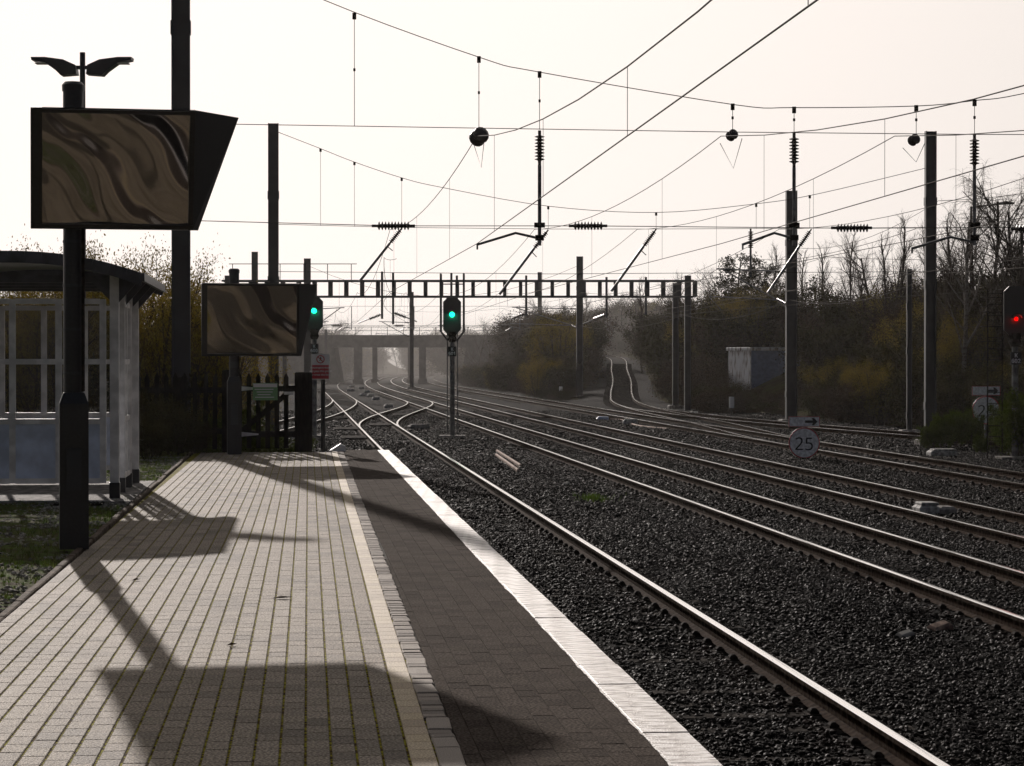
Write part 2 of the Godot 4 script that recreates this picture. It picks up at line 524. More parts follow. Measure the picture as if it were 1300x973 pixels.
func build_platform() -> void:
	var p := Node3D.new()
	p.name = "platform"
	p.set_meta("kind", "structure")
	p.rotation.y = YAW
	add_child(p)
	var mb := MB.new()
	mb.box(Vector3(-3.78, -0.72, 8.8), Vector3(10.56, 1.34, 102.6))
	obj("platform_body", mb, M.brick, p)
	mb = MB.new()   # mossy bedding seen in the joints
	mb.box(Vector3(-0.555, -0.029, 9.3), Vector3(2.29, 0.046, 101.0))
	obj("joint_bedding", mb, M.moss, p)
	mb = MB.new()
	mb.box(Vector3(1.0, -0.03, 8.8), Vector3(0.8, 0.046, 102.4))
	obj("joint_bedding", mb, M.dark_bedding, p)
	# block pavers: individual ones where they show largest, the rest joined
	var tones := []
	for k in 6:
		var t := 0.74 + 0.08 * k
		tones.append(Color(t, t * (0.985 + 0.008 * (k % 3)), t * (0.97 + 0.012 * (k % 2))))
	var kinds := []
	var dark_kinds := []
	for k in 6:
		var q := MB.new()
		q.col = tones[k]
		q.cbox(Vector3(0, -0.017, 0), Vector3(0.090, 0.034, 0.1965), 0.003)
		kinds.append(q.mesh(M.paver))
		q = MB.new()
		q.col = tones[(k * 5 + 2) % 6]
		q.cbox(Vector3(0, -0.017, 0), Vector3(0.098, 0.034, 0.198), 0.002)
		dark_kinds.append(q.mesh(M.dark_paver))
	var rest := MB.new()
	var blotch := FastNoiseLite.new()
	blotch.seed = 12
	blotch.frequency = 0.35
	var made := 0
	for row in 22:
		for k in 236:
			var s := -6.0 + 0.2 * k + (0.1 if row % 2 else 0.0)
			if s > 41.1:
				continue
			var x := yellow_edge(s) - 0.1 * row - 0.054
			if x < -1.70:
				continue
			var pos := Vector3(x, rng.randf_range(-0.0008, 0.0006), -s)
			var b := Basis(Vector3.UP, rng.randf_range(-0.006, 0.006)) * Basis(Vector3.RIGHT, rng.randf_range(-0.003, 0.003)) * Basis(Vector3.BACK, rng.randf_range(-0.006, 0.006))
			if s > 10.4 and s < 13.4 and made < 300 and x > -0.16 * s - 0.3 + 0.0896 * s:
				inst("paver", kinds[rng.randi() % 6], Transform3D(b, pos), p)
				made += 1
			else:
				var w2 := clampf(1.0 + 0.7 * blotch.get_noise_2d(x * 3.0, s) + 0.2 * blotch.get_noise_2d(x * 14.0 + 50.0, s * 4.0), 0.55, 1.25)
				if rng.randf() < 0.035:
					w2 *= rng.randf_range(0.62, 0.85)
				rest.col = tones[rng.randi() % 6] * w2
				rest.cbox(pos + Vector3(0, -0.017, 0), Vector3(0.090, 0.034, 0.1965), 0.003, b)
	var ro := obj("pavers", rest, M.paver, p)
	ro.set_meta("kind", "stuff")
	# dark pavers beside the edge
	rest = MB.new()
	made = 0
	for row in 8:
		for k in 244:
			var s := -6.0 + 0.2 * k + (0.1 if row % 2 else 0.0)
			if s > 42.2:
				continue
			var x1 := 1.418 - 0.1 * row
			var lo := maxf(x1 - 0.1, yellow_edge(s) + 0.207)
			if x1 - lo < 0.02:
				continue
			var w := x1 - lo - 0.004
			var pos := Vector3((x1 + lo) * 0.5, rng.randf_range(-0.0012, 0.0008), -s)
			var b := Basis(Vector3.RIGHT, rng.randf_range(-0.004, 0.004)) * Basis(Vector3.BACK, rng.randf_range(-0.006, 0.006))
			if s > 10.4 and made < 160 and w > 0.09:
				inst("dark_paver", dark_kinds[rng.randi() % 6], Transform3D(b, pos), p)
				made += 1
			else:
				rest.col = tones[rng.randi() % 6]
				rest.cbox(pos + Vector3(0, -0.017, 0), Vector3(w + 0.002, 0.034, 0.198), 0.002, b)
	ro = obj("dark_pavers", rest, M.dark_paver, p)
	ro.set_meta("kind", "stuff")
	# yellow painted line of bricks
	var ykinds := []
	for k in 5:
		var q := MB.new()
		var t := 0.72 + 0.08 * k
		q.col = Color(t, t * (0.96 + 0.01 * k), t * (0.90 + 0.03 * (k % 3)))
		q.cbox(Vector3(0, -0.017, 0), Vector3(0.098, 0.038, 0.198), 0.003)
		ykinds.append(q.mesh(M.yellow_paint))
	for k in 240:
		var s := -6.0 + 0.2 * k
		if s < 41.9:
			inst("yellow_brick", ykinds[rng.randi() % 5], Transform3D(Basis(Vector3.UP, -0.005), Vector3(yellow_edge(s) + 0.0505, 0.0015, -s)), p)
	# rough pale setts beside it
	var skinds := []
	for k in 8:
		var q := MB.new()
		var t := [0.62, 0.72, 0.82, 0.58, 0.9, 0.68, 1.15, 1.3][k] as float
		q.col = Color(t, t * 0.98, t * 0.96)
		var l := [0.07, 0.09, 0.11, 0.08, 0.12, 0.10, 0.26, 0.34][k] as float
		q.cbox(Vector3(0, -0.02, 0), Vector3(0.1, 0.05, l - 0.003), 0.005)
		skinds.append([q.mesh(M.sett), l])
	var s2 := -4.0
	while s2 < 41.6:
		var e: Array = skinds[rng.randi() % 6 if rng.randf() < 0.88 else 6 + rng.randi() % 2]
		s2 += e[1] * 0.5
		inst("sett", e[0], Transform3D(Basis(Vector3.UP, rng.randf_range(-0.05, 0.05)) * Basis(Vector3.RIGHT, rng.randf_range(-0.025, 0.012)), Vector3(yellow_edge(s2) + 0.153 + rng.randf_range(-0.005, 0.005), rng.randf_range(-0.003, 0.002), -s2)), p)
		s2 += e[1] * 0.5
	# white coping slabs
	var q2 := MB.new()
	q2.cbox(Vector3(0, -0.04, 0), Vector3(0.2, 0.08, 0.744), 0.006)
	var coping := q2.mesh(M.white_edge)
	for k in 62:
		inst("coping_slab", coping, Transform3D(Basis(Vector3.BACK, rng.randf_range(-0.008, 0.008)), Vector3(1.522 + rng.randf_range(-0.004, 0.004), rng.randf_range(-0.001, 0.003), -(-4.0 + 0.75 * k))), p)
	# white paint runs unevenly over the pavers next to the coping
	mb = MB.new()
	var wob := FastNoiseLite.new()
	wob.seed = 9
	wob.frequency = 0.5
	var lastx := 1.38
	for k in 470:
		var sa := 4.0 + 0.08 * k
		var xb := 1.413 + 0.012 * wob.get_noise_1d(sa * 1.3) + 0.009 * wob.get_noise_1d(sa * 9.0 + 70.0)
		mb.quad(Vector3(lastx, 0.0045, -sa), Vector3(xb, 0.0045, -sa - 0.08), Vector3(1.421, 0.0045, -sa - 0.08), Vector3(1.421, 0.0045, -sa))
		lastx = xb
	obj("edge_paint", mb, M.white_edge, p)
	# kerb along the verge
	mb = MB.new()
	var kerb := MB.new()
	kerb.cbox(Vector3(0, -0.03, 0), Vector3(0.055, 0.10, 0.9), 0.008)
	var km := kerb.mesh(M.kerb)
	for k in 50:
		inst("edging_kerb", km, Transform3D(Basis(Vector3.UP, rng.randf_range(-0.006, 0.006)), Vector3(-1.752 + rng.randf_range(-0.006, 0.006), rng.randf_range(-0.012, 0.006), -(-3.0 + 0.905 * k))), p)
	# far behind the camera the paving carries on
	mb = MB.new()
	mb.box(Vector3(-0.15, -0.015, 33.0), Vector3(3.0, 0.03, 53.5))
	obj("rear_paving", mb, M.paver, p)
	# slab under the shelter
	mb = MB.new()
	mb.box(Vector3(-3.3, -0.012, -29.0), Vector3(3.0, 0.04, 4.6))
	obj("shelter_base", mb, M.concrete, p)
	# pale marker wedge at the end of the yellow line
	mb = MB.new()
	mb.slab(PackedVector2Array([Vector2(-0.16, 0), Vector2(0.14, 0), Vector2(0.13, 0.09), Vector2(0.05, 0.13)]), -0.08, 0.08, Transform3D(Basis.IDENTITY, Vector3(0.72, 0.0, -41.6)))
	obj("end_marker", mb, M.sign_white, p)

func build_verge() -> void:
	var mb := MB.new()
	var b := Basis(Vector3.UP, YAW)
	var nz := FastNoiseLite.new()
	nz.frequency = 0.6
	var prev := []
	for i in 100:
		var s := -12.0 + i * 0.55
		var row := []
		for k in 16:
			var x := lerpf(-1.80, -9.0, k / 15.0)
			row.append(pf(x, s, -0.03 + 0.025 * nz.get_noise_2d(x * 2.0, s) + 0.02 * smoothstep(-1.8, -2.6, x)))
		if i > 0:
			for k in 15:
				mb.quad(prev[k], row[k], row[k + 1], prev[k + 1])
		prev = row
	var g := struct("verge", mb, M.verge)
	g.set_meta("label", "mossy verge between the kerb and the shelter")
	# pebbles strewn near the kerb
	var xs := []
	var cs := []
	for i in 9000:
		var s := rng.randf_range(12.5, 40.0)
		var x := -1.80 - absf(rng.randfn(0.0, 0.75)) - (0.0 if rng.randf() < 0.7 else 0.5)
		if nz.get_noise_2d(x * 1.6 + 40.0, s * 1.3) < -0.05:
			continue
		var sc := rng.randf_range(0.008, 0.022)
		xs.append(Transform3D(Basis.from_euler(Vector3(rng.randf() * 6, rng.randf() * 6, rng.randf() * 6)).scaled(Vector3(sc, sc * 0.7, sc)), pf(x, s, -0.015 + sc * 0.3)))
		var t := rng.randf_range(0.45, 1.25)
		cs.append(Color(t, t * 0.98, t * 0.94))
	var o := scatter("pebbles", rock_mesh(31, M.pebble), xs, cs)
	tag(o, "pale pebbles strewn over the verge by the kerb", "pebbles")
	# short grass
	xs = []
	cs = []
	for i in 26000:
		var s := rng.randf_range(12.0, 40.0)
		var x := rng.randf_range(-7.5, -1.81)
		if x < -2.0 and s > 26.9 and s < 31.2 and x > -4.6:
			continue
		if nz.get_noise_2d(x * 1.6 + 40.0, s * 1.3) > 0.12:
			continue
		var hgt := rng.randf_range(0.02, 0.055)
		xs.append(Transform3D((Basis(Vector3.UP, rng.randf() * TAU) * Basis(Vector3.RIGHT, rng.randf_range(-0.7, 0.7))).scaled(Vector3(0.9, hgt / 0.05, 0.9)), pf(x, s, -0.02)))
		var t := rng.randf_range(0.6, 1.5)
		cs.append(Color(t * rng.randf_range(0.9, 1.4), t, t * 0.8))
	var q := MB.new()
	for k in 5:
		var a := TAU * k / 5.0
		var f := Vector3(cos(a), 0, sin(a))
		var e := Vector3(-sin(a), 0, cos(a)) * 0.004
		q.tri(f * 0.008 - e, f * 0.008 + e, f * 0.022 + Vector3(0, 0.05, 0))
	o = scatter("grass", q.mesh(M.grass), xs, cs)
	tag(o, "short mossy grass on the verge beside the shelter", "grass")

func rock_mesh(sd: int, m: Material) -> ArrayMesh:
	var r := RandomNumberGenerator.new()
	r.seed = sd
	var ph := (1.0 + sqrt(5.0)) / 2.0
	var p := [Vector3(-1, ph, 0), Vector3(1, ph, 0), Vector3(-1, -ph, 0), Vector3(1, -ph, 0), Vector3(0, -1, ph), Vector3(0, 1, ph), Vector3(0, -1, -ph), Vector3(0, 1, -ph), Vector3(ph, 0, -1), Vector3(ph, 0, 1), Vector3(-ph, 0, -1), Vector3(-ph, 0, 1)]
	for i in 12:
		p[i] = p[i].normalized() * r.randf_range(0.6, 1.3)
	var f := [0, 11, 5, 0, 5, 1, 0, 1, 7, 0, 7, 10, 0, 10, 11, 1, 5, 9, 5, 11, 4, 11, 10, 2, 10, 7, 6, 7, 1, 8, 3, 9, 4, 3, 4, 2, 3, 2, 6, 3, 6, 8, 3, 8, 9, 4, 9, 5, 2, 4, 11, 6, 2, 10, 8, 6, 7, 9, 8, 1]
	var mb := MB.new()
	for i in range(0, 60, 3):
		mb.tri(p[f[i]], p[f[i + 2]], p[f[i + 1]])
	return mb.mesh(m)

func scatter(called: String, me: Mesh, xs: Array, cs: Array, parent: Node = null) -> MultiMeshInstance3D:
	var mm := MultiMesh.new()
	mm.transform_format = MultiMesh.TRANSFORM_3D
	mm.use_colors = cs.size() > 0
	mm.mesh = me
	mm.instance_count = xs.size()
	for i in xs.size():
		mm.set_instance_transform(i, xs[i])
		if cs.size() > 0:
			mm.set_instance_color(i, cs[i])
	var o := MultiMeshInstance3D.new()
	o.multimesh = mm
	o.set_meta("kind", "stuff")
	if parent == null:
		o.name = numbered(called)
		add_child(o)
	else:
		o.name = called
		parent.add_child(o, true)
	return o

# ------------------------------------------------------------------ tracks
const T_OFF := [3.18, 7.72, 10.95, 15.4]

func rail_part(pts: Array, side: float, track: Node) -> void:
	# pts: centre line; side: lateral shift of this rail
	var prof := [Vector2(-0.037, -0.005), Vector2(-0.037, -0.036), Vector2(-0.010, -0.050), Vector2(-0.010, -0.135), Vector2(-0.07, -0.159), Vector2(0.07, -0.159), Vector2(0.010, -0.135), Vector2(0.010, -0.050), Vector2(0.037, -0.036), Vector2(0.037, -0.005)]
	var top := [Vector2(-0.037, -0.0049), Vector2(-0.027, -0.001), Vector2(0.0, 0.0), Vector2(0.027, -0.001), Vector2(0.037, -0.0049)]
	var body := MB.new()
	var head := MB.new()
	var last: Array = []
	var last_top: Array = []
	var last_n: Array = []
	for i in pts.size():
		var t: Vector3 = (pts[mini(i + 1, pts.size() - 1)] - pts[maxi(i - 1, 0)]).normalized()
		var r := Vector3(-t.z, 0, t.x).normalized()
		var o: Vector3 = pts[i] + r * side
		var ring := []
		for q in prof:
			ring.append(o + r * q.x + Vector3(0, q.y, 0))
		var ringt := []
		var ringn := []
		for k in 5:
			ringt.append(o + r * top[k].x + Vector3(0, top[k].y, 0))
			ringn.append((Vector3.UP + r * (top[k].x * 2.2)).normalized())
		if i > 0:
			for k in 9:
				body.quad(last[k], ring[k], ring[k + 1], last[k + 1])
			for k in 4:
				head.tris(last_top[k], ringt[k], ringt[k + 1], last_n[k], ringn[k], ringn[k + 1])
				head.tris(last_top[k], ringt[k + 1], last_top[k + 1], last_n[k], ringn[k + 1], last_n[k + 1])
		last = ring
		last_top = ringt
		last_n = ringn
	var ro := obj("rail", body, M.rail_rust, track)
	obj("running_surface", head, M.rail_top, ro)

func sleeper_mesh() -> ArrayMesh:
	var me := ArrayMesh.new()
	var mb := MB.new()
	mb.cbox(Vector3(0, -0.265, 0), Vector3(2.5, 0.2, 0.25), 0.02)
	mb.put(me, M.sleeper)
	mb = MB.new()
	for sx in [-0.7525, 0.7525]:
		mb.box(Vector3(sx, -0.162, 0), Vector3(0.34, 0.012, 0.16))
		for k in [-1, 1]:
			mb.cbox(Vector3(sx + k * 0.105, -0.14, 0), Vector3(0.07, 0.05, 0.10), 0.02)
	mb.put(me, M.iron)
	return me

func lay_track(label: String, pts: Array, s0: float, s1: float, s_far: float) -> Node3D:
	# pts: centre line; sleepers as parts between distances s0 and s1, joined beyond up to s_far
	var t := thing("railway_track", label, "railway track", Vector3.ZERO)
	rail_part(pts, -0.7525, t)
	rail_part(pts, 0.7525, t)
	var sm := sleeper_mesh()
	var far := MB.new()
	var done := 0.0
	for i in pts.size() - 1:
		var a: Vector3 = pts[i]
		var b: Vector3 = pts[i + 1]
		var L := a.distance_to(b)
		var dirn := (b - a) / L
		var basis := Basis(Vector3(-dirn.z, 0, dirn.x).normalized(), Vector3.UP, Vector3(-dirn.x, 0, -dirn.z).normalized())
		while done < L:
			var p := a + dirn * done
			var d := -p.z
			if d > s0 and d < s1:
				inst("sleeper", sm, Transform3D(basis, p + Vector3(0, rng.randf_range(-0.012, 0.004), 0)), t)
			elif d >= s1 and d < s_far:
				far.box(p + Vector3(0, -0.24, 0), Vector3(2.5, 0.13, 0.25), basis)
			done += 0.66
		done -= L
	if far.v.size() > 0:
		var fo := obj("far_sleepers", far, M.sleeper, t)
		fo.set_meta("kind", "stuff")
	return t

func centre(o: float, d0: float, d1: float) -> Array:
	var pts := []
	var d := d0
	while d <= d1:
		pts.append(tp(o, d))
		d += 4.0
	return pts

func build_tracks() -> void:
	var names := ["bright main line track running along the platform edge", "main line track with exposed sleepers, second from the platform", "main line track with grey balise box between its rails", "track running beside the white equipment boxes, fourth from the platform"]
	for i in 4:
		lay_track(names[i], centre(T_OFF[i], 4.0, 520.0), 13.0, 75.0 if i == 0 else 112.0, 240.0)
	# branch line that swings away and climbs past the hut
	var pts := []
	var d := 30.0
	while d <= 380.0:
		var b := branch(d)
		pts.append(Vector3(b.x, RH + b.y, -d))
		d += 3.0
	lay_track("dark branch line track that climbs and curves up the bank", pts, 70.0, 190.0, 250.0)
	# crossover between the first two tracks
	pts = []
	for k in 31:
		var t := k / 30.0
		var dd := lerpf(90.0, 154.0, t)
		pts.append(tp(lerpf(3.18, 7.72, t * t * (3.0 - 2.0 * t)), dd, RH - 0.002))
	lay_track("short crossover track linking the platform line to the second line", pts, 100.0, 145.0, 145.0)
	# siding that leaves the platform line to the left
	pts = []
	for k in 31:
		var t := k / 30.0
		var dd := lerpf(160.0, 62.0, t)
		pts.append(tp(3.18 - 7.5 * pow(t, 1.75), dd, RH - 0.003))
	lay_track("siding track diverging from the platform line behind the gate", pts, 62.0, 140.0, 140.0)
	# crossover between the fourth track and the branch
	pts = []
	for k in 31:
		var t := k / 30.0
		var dd := lerpf(72.0, 138.0, t)
		var a := tp(15.4, dd, RH - 0.002)
		var b := branch(dd)
		pts.append(a.lerp(Vector3(b.x, RH - 0.002, -dd), t * t * (3.0 - 2.0 * t)))
	lay_track("crossover track linking the fourth line to the climbing branch", pts, 85.0, 125.0, 125.0)

func build_ballast() -> void:
	var patch := FastNoiseLite.new()
	patch.seed = 6
	patch.frequency = 0.16
	var xs := []
	var cs := []
	var layers := [[12.0, 22.0, 62000, 0.018], [22.0, 40.0, 120000, 0.0205], [40.0, 70.0, 120000, 0.025], [70.0, 130.0, 100000, 0.034]]
	for L in layers:
		var n: int = L[2]
		for i in n:
			var d: float = sqrt(lerpf(L[0] * L[0], L[1] * L[1], rng.randf()))
			var half := 0.232 * d + 1.5
			var x := rng.randf_range(-half, half)
			var o := x - cx(d)
			if o < (1.7 if d < 43.5 else -5.5) or o > 24.0:
				continue
			var near_rail := 9.0
			for q in T_OFF:
				near_rail = minf(near_rail, minf(absf(o - q - 0.7525), absf(o - q + 0.7525)))
			if near_rail < 0.13:
				continue
			var sc: float = L[3] * rng.randf_range(0.6, 1.35)
			var y := -1.09 + sc * rng.randf_range(-0.1, 0.75)
			xs.append(Transform3D(Basis.from_euler(Vector3(rng.randf() * 6, rng.randf() * 6, rng.randf() * 6)).scaled(Vector3(sc * rng.randf_range(0.6, 1.3), sc * 0.75, sc * rng.randf_range(0.8, 1.6))), Vector3(x, y, -d)))
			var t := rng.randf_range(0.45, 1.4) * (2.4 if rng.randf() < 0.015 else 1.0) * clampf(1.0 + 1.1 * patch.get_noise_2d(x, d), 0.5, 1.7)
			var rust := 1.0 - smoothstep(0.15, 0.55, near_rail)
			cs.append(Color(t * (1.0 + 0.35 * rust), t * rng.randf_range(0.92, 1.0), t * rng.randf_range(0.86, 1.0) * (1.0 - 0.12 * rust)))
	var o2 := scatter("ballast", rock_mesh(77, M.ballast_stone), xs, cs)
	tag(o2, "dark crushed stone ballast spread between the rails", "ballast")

# ------------------------------------------------------------------ bridge
func build_bridge() -> void:
	var d := 300.0
	var k := d / F
	var t := thing("road_bridge", "low concrete road bridge with railings spanning all the tracks", "bridge", Vector3(-18.0, -1.2, -d))
	var o := t.position
	var y0 := CH + 19.0 * k - o.y
	var y1 := CH + 34.5 * k - o.y
	var xl := -52.0
	var xr := 28.0
	var mb := MB.new()
	mb.box(Vector3((xl + xr) * 0.5, (y0 + y1) * 0.5, -4.0), Vector3(xr - xl, y1 - y0, 7.0))
	obj("deck", mb, M.old_concrete, t)
	mb = MB.new()
	mb.box(Vector3((xl + xr) * 0.5, y1 - 0.22, -0.35), Vector3(xr - xl, 0.36, 0.35))
	obj("string_course", mb, M.old_concrete, t)
	mb = MB.new()
	mb.bar(Vector3(xl, y1 + 1.0, -0.6), Vector3(xr, y1 + 1.0, -0.6), 0.07, 0.07)
	mb.bar(Vector3(xl, y1 + 0.55, -0.6), Vector3(xr, y1 + 0.55, -0.6), 0.05, 0.05)
	obj("handrail", mb, M.mast_steel, t)
	var pm := MB.new()
	pm.box(Vector3(0, 0.5, 0), Vector3(0.07, 1.0, 0.07))
	var pmm := pm.mesh(M.mast_steel)
	for i in 40:
		inst("railing_post", pmm, Transform3D(Basis.IDENTITY, Vector3(xl + 2.0 * i + 0.5, y1, -0.6)), t)
	for p in [[454.0, 1.0, 0.0], [475.5, 0.6, 6.2], [520.5, 0.6, 6.0], [536.0, 0.85, 0.0], [578.0, 0.6, 5.5]]:
		mb = MB.new()
		var x: float = (p[0] - 650.0) * (d + p[2]) / F - o.x
		mb.box(Vector3(x, y0 * 0.5 - 0.2, -0.8 - p[2]), Vector3(p[1], y0 + 0.4, 0.9))
		mb.box(Vector3(x, 0.3, -0.8 - p[2]), Vector3(p[1] + 0.3, 0.6, 1.2))
		obj("pier", mb, M.old_concrete, t)
	for sd in [[-1.0, 424.0], [1.0, 592.0]]:
		mb = MB.new()
		var x: float = (sd[1] - 650.0) * d / F - o.x
		var s: float = sd[0]
		mb.slab(PackedVector2Array([Vector2(0.9 * -s, -0.5), Vector2(0, y0), Vector2(14.0 * s, y0), Vector2(14.0 * s, -0.5)]) if s > 0 else PackedVector2Array([Vector2(14.0 * s, -0.5), Vector2(14.0 * s, y0), Vector2(0, y0), Vector2(0.9, -0.5)]), -7.4, -0.6, Transform3D(Basis.IDENTITY, Vector3(x, 0, 0)))
		obj("abutment", mb, M.old_concrete, t)

# ------------------------------------------------------------------ masts
func mast(label: String, x: float, d: float, h: float, w: float, base := -1.25) -> Node3D:
	# h: height above the rails
	var t := thing("catenary_mast", label, "mast", Vector3(x, base, -d), YAW, "steel overhead line masts")
	var top := RH + h - base
	for s in [-1.0, 1.0]:
		var mb := MB.new()
		mb.box(Vector3(s * (w * 0.5 - 0.012), top * 0.5, 0), Vector3(0.024, top, w * 0.62))
		obj("flange", mb, M.mast_steel, t)
	var mb2 := MB.new()
	mb2.box(Vector3(0, top * 0.5, 0), Vector3(w - 0.05, top - 0.01, 0.05))
	obj("web", mb2, M.mast_steel, t)
	mb2 = MB.new()
	mb2.cbox(Vector3(0, 0.1, 0), Vector3(w + 0.5, 0.5, w + 0.4), 0.04)
	obj("foundation", mb2, M.concrete, t)
	mb2 = MB.new()
	for yy in [0.14, 0.52, 0.78]:
		for s in [-1.0, 1.0]:
			mb2.box(Vector3(s * (w * 0.5 + 0.008), top * yy, 0), Vector3(0.016, 0.25, w * 0.66))
	obj("clamp_plates", mb2, M.mast_steel, t)
	return t

func rib_profile(L: float, r: float, step := 0.06) -> Array:
	var pr := [Vector2(0, 0), Vector2(r * 0.32, 0), Vector2(r * 0.32, L * 0.12)]
	var y := L * 0.14
	while y < L * 0.86:
		pr.append(Vector2(r * 0.42, y))
		pr.append(Vector2(r, y + step * 0.35))
		pr.append(Vector2(r * 0.95, y + step * 0.5))
		pr.append(Vector2(r * 0.42, y + step * 0.75))
		y += step
	pr.append_array([Vector2(r * 0.32, L * 0.88), Vector2(r * 0.32, L), Vector2(0, L)])
	return pr

func along(p: Vector3, q: Vector3) -> Transform3D:
	var y := (q - p).normalized()
	var x := y.cross(Vector3(0.1, 0.2, 1.0)).normalized()
	return Transform3D(Basis(x, y, x.cross(y)), p)

func insulator(p: Vector3, q: Vector3, r: float, parent: Node, step := 0.06) -> void:
	var mb := MB.new()
	mb.lathe(rib_profile(p.distance_to(q), r, step), along(p, q), 10)
	obj("insulator", mb, M.insulator, parent)

func tubes(called: String, pts: Array, r: float, m: Material, parent: Node, sides := 5) -> MeshInstance3D:
	var mb := MB.new()
	mb.tube(pts, r, sides)
	return obj(called, mb, m, parent)

func cantilever(label: String, root: Vector3, reach: float, track_y := 0.0) -> void:
	# swings from a mast at root (rail height) by reach metres sideways
	var t := thing("cantilever_arm", label, "cantilever arm", root)
	var s := signf(reach)
	var r := absf(reach)
	insulator(Vector3(s * 0.2, 6.3, 0), Vector3(s * 0.75, 6.32, 0), 0.08, t)
	tubes("top_tube", [Vector3(s * 0.75, 6.32, 0), Vector3(s * (r + 0.3), 6.42, 0)], 0.035, M.galv, t)
	insulator(Vector3(s * 0.2, 4.9, 0), Vector3(s * 0.7, 5.15, 0), 0.08, t)
	tubes("strut_tube", [Vector3(s * 0.7, 5.15, 0), Vector3(s * r, 6.38, 0)], 0.035, M.galv, t)
	tubes("registration_tube", [Vector3(s * 0.6, 5.1, 0), Vector3(s * (r + 0.6), 5.25, 0)], 0.025, M.galv, t)
	tubes("steady_arm", [Vector3(s * (r + 0.6), 5.22, 0), Vector3(s * (r + 0.1), 4.68, 0)], 0.015, M.galv, t)

func build_masts() -> void:
	mast("tall dark mast rising behind the large mirror sign and shelter", -6.16, 45.0, 11.2, 0.34)
	mast("dark mast rising behind the smaller mirror sign by the gate", -7.5, 76.0, 9.95, 0.33)
	mast("dark mast standing behind the leafy bush beside the fourth track", 13.15, 76.0, 9.7, 0.34)
	mast("steel mast standing in front of the white hut", 11.9, 103.0, 9.75, 0.46)
	mast("steel mast beside the distant round speed sign at the branch", 4.9, 175.0, 10.1, 0.46)
	mast("steel mast just above the green signal near the fence", -14.9, 176.0, 10.0, 0.5)
	mast("steel mast on the verge, far beyond the gate and bush", -18.3, 172.0, 10.3, 0.45)
	mast("mast on the headspan across the tracks from the shelter", 16.2, 45.0, 10.4, 0.34)
	mast("thin mast standing against the dark thicket beyond the tracks", 14.3, 87.0, 5.8, 0.18)
	mast("mast standing beside the right leg of the truss gantry", 9.2, 136.0, 6.9, 0.32)
	mast("distant mast on the shrubby bank between gantry and bridge", 3.1, 270.0, 12.5, 0.46, 0.5)
	mast("distant mast near the far end of the second crossing", -9.8, 236.0, 9.3, 0.4)
	mast("distant mast left of the tracks before the bridge", -22.2, 236.0, 9.3, 0.4)
	mast("far mast close to the bridge pier under the haze", -22.4, 291.0, 6.4, 0.35)
	cantilever("cantilever arm over the branch from the mast before the hut", Vector3(11.9, RH, -103.0), -2.9)
	cantilever("cantilever arm on the mast by the distant speed sign", Vector3(4.9, RH, -175.0), -4.6)
	cantilever("cantilever arm on the mast above the green signal", Vector3(-14.9, RH, -176.0), 2.4)
	cantilever("cantilever arm on the distant mast before the bridge", Vector3(-22.2, RH, -236.0), 4.0)
	cantilever("cantilever arm between the gantry and the bridge", Vector3(-9.8, RH, -236.0), -2.9)

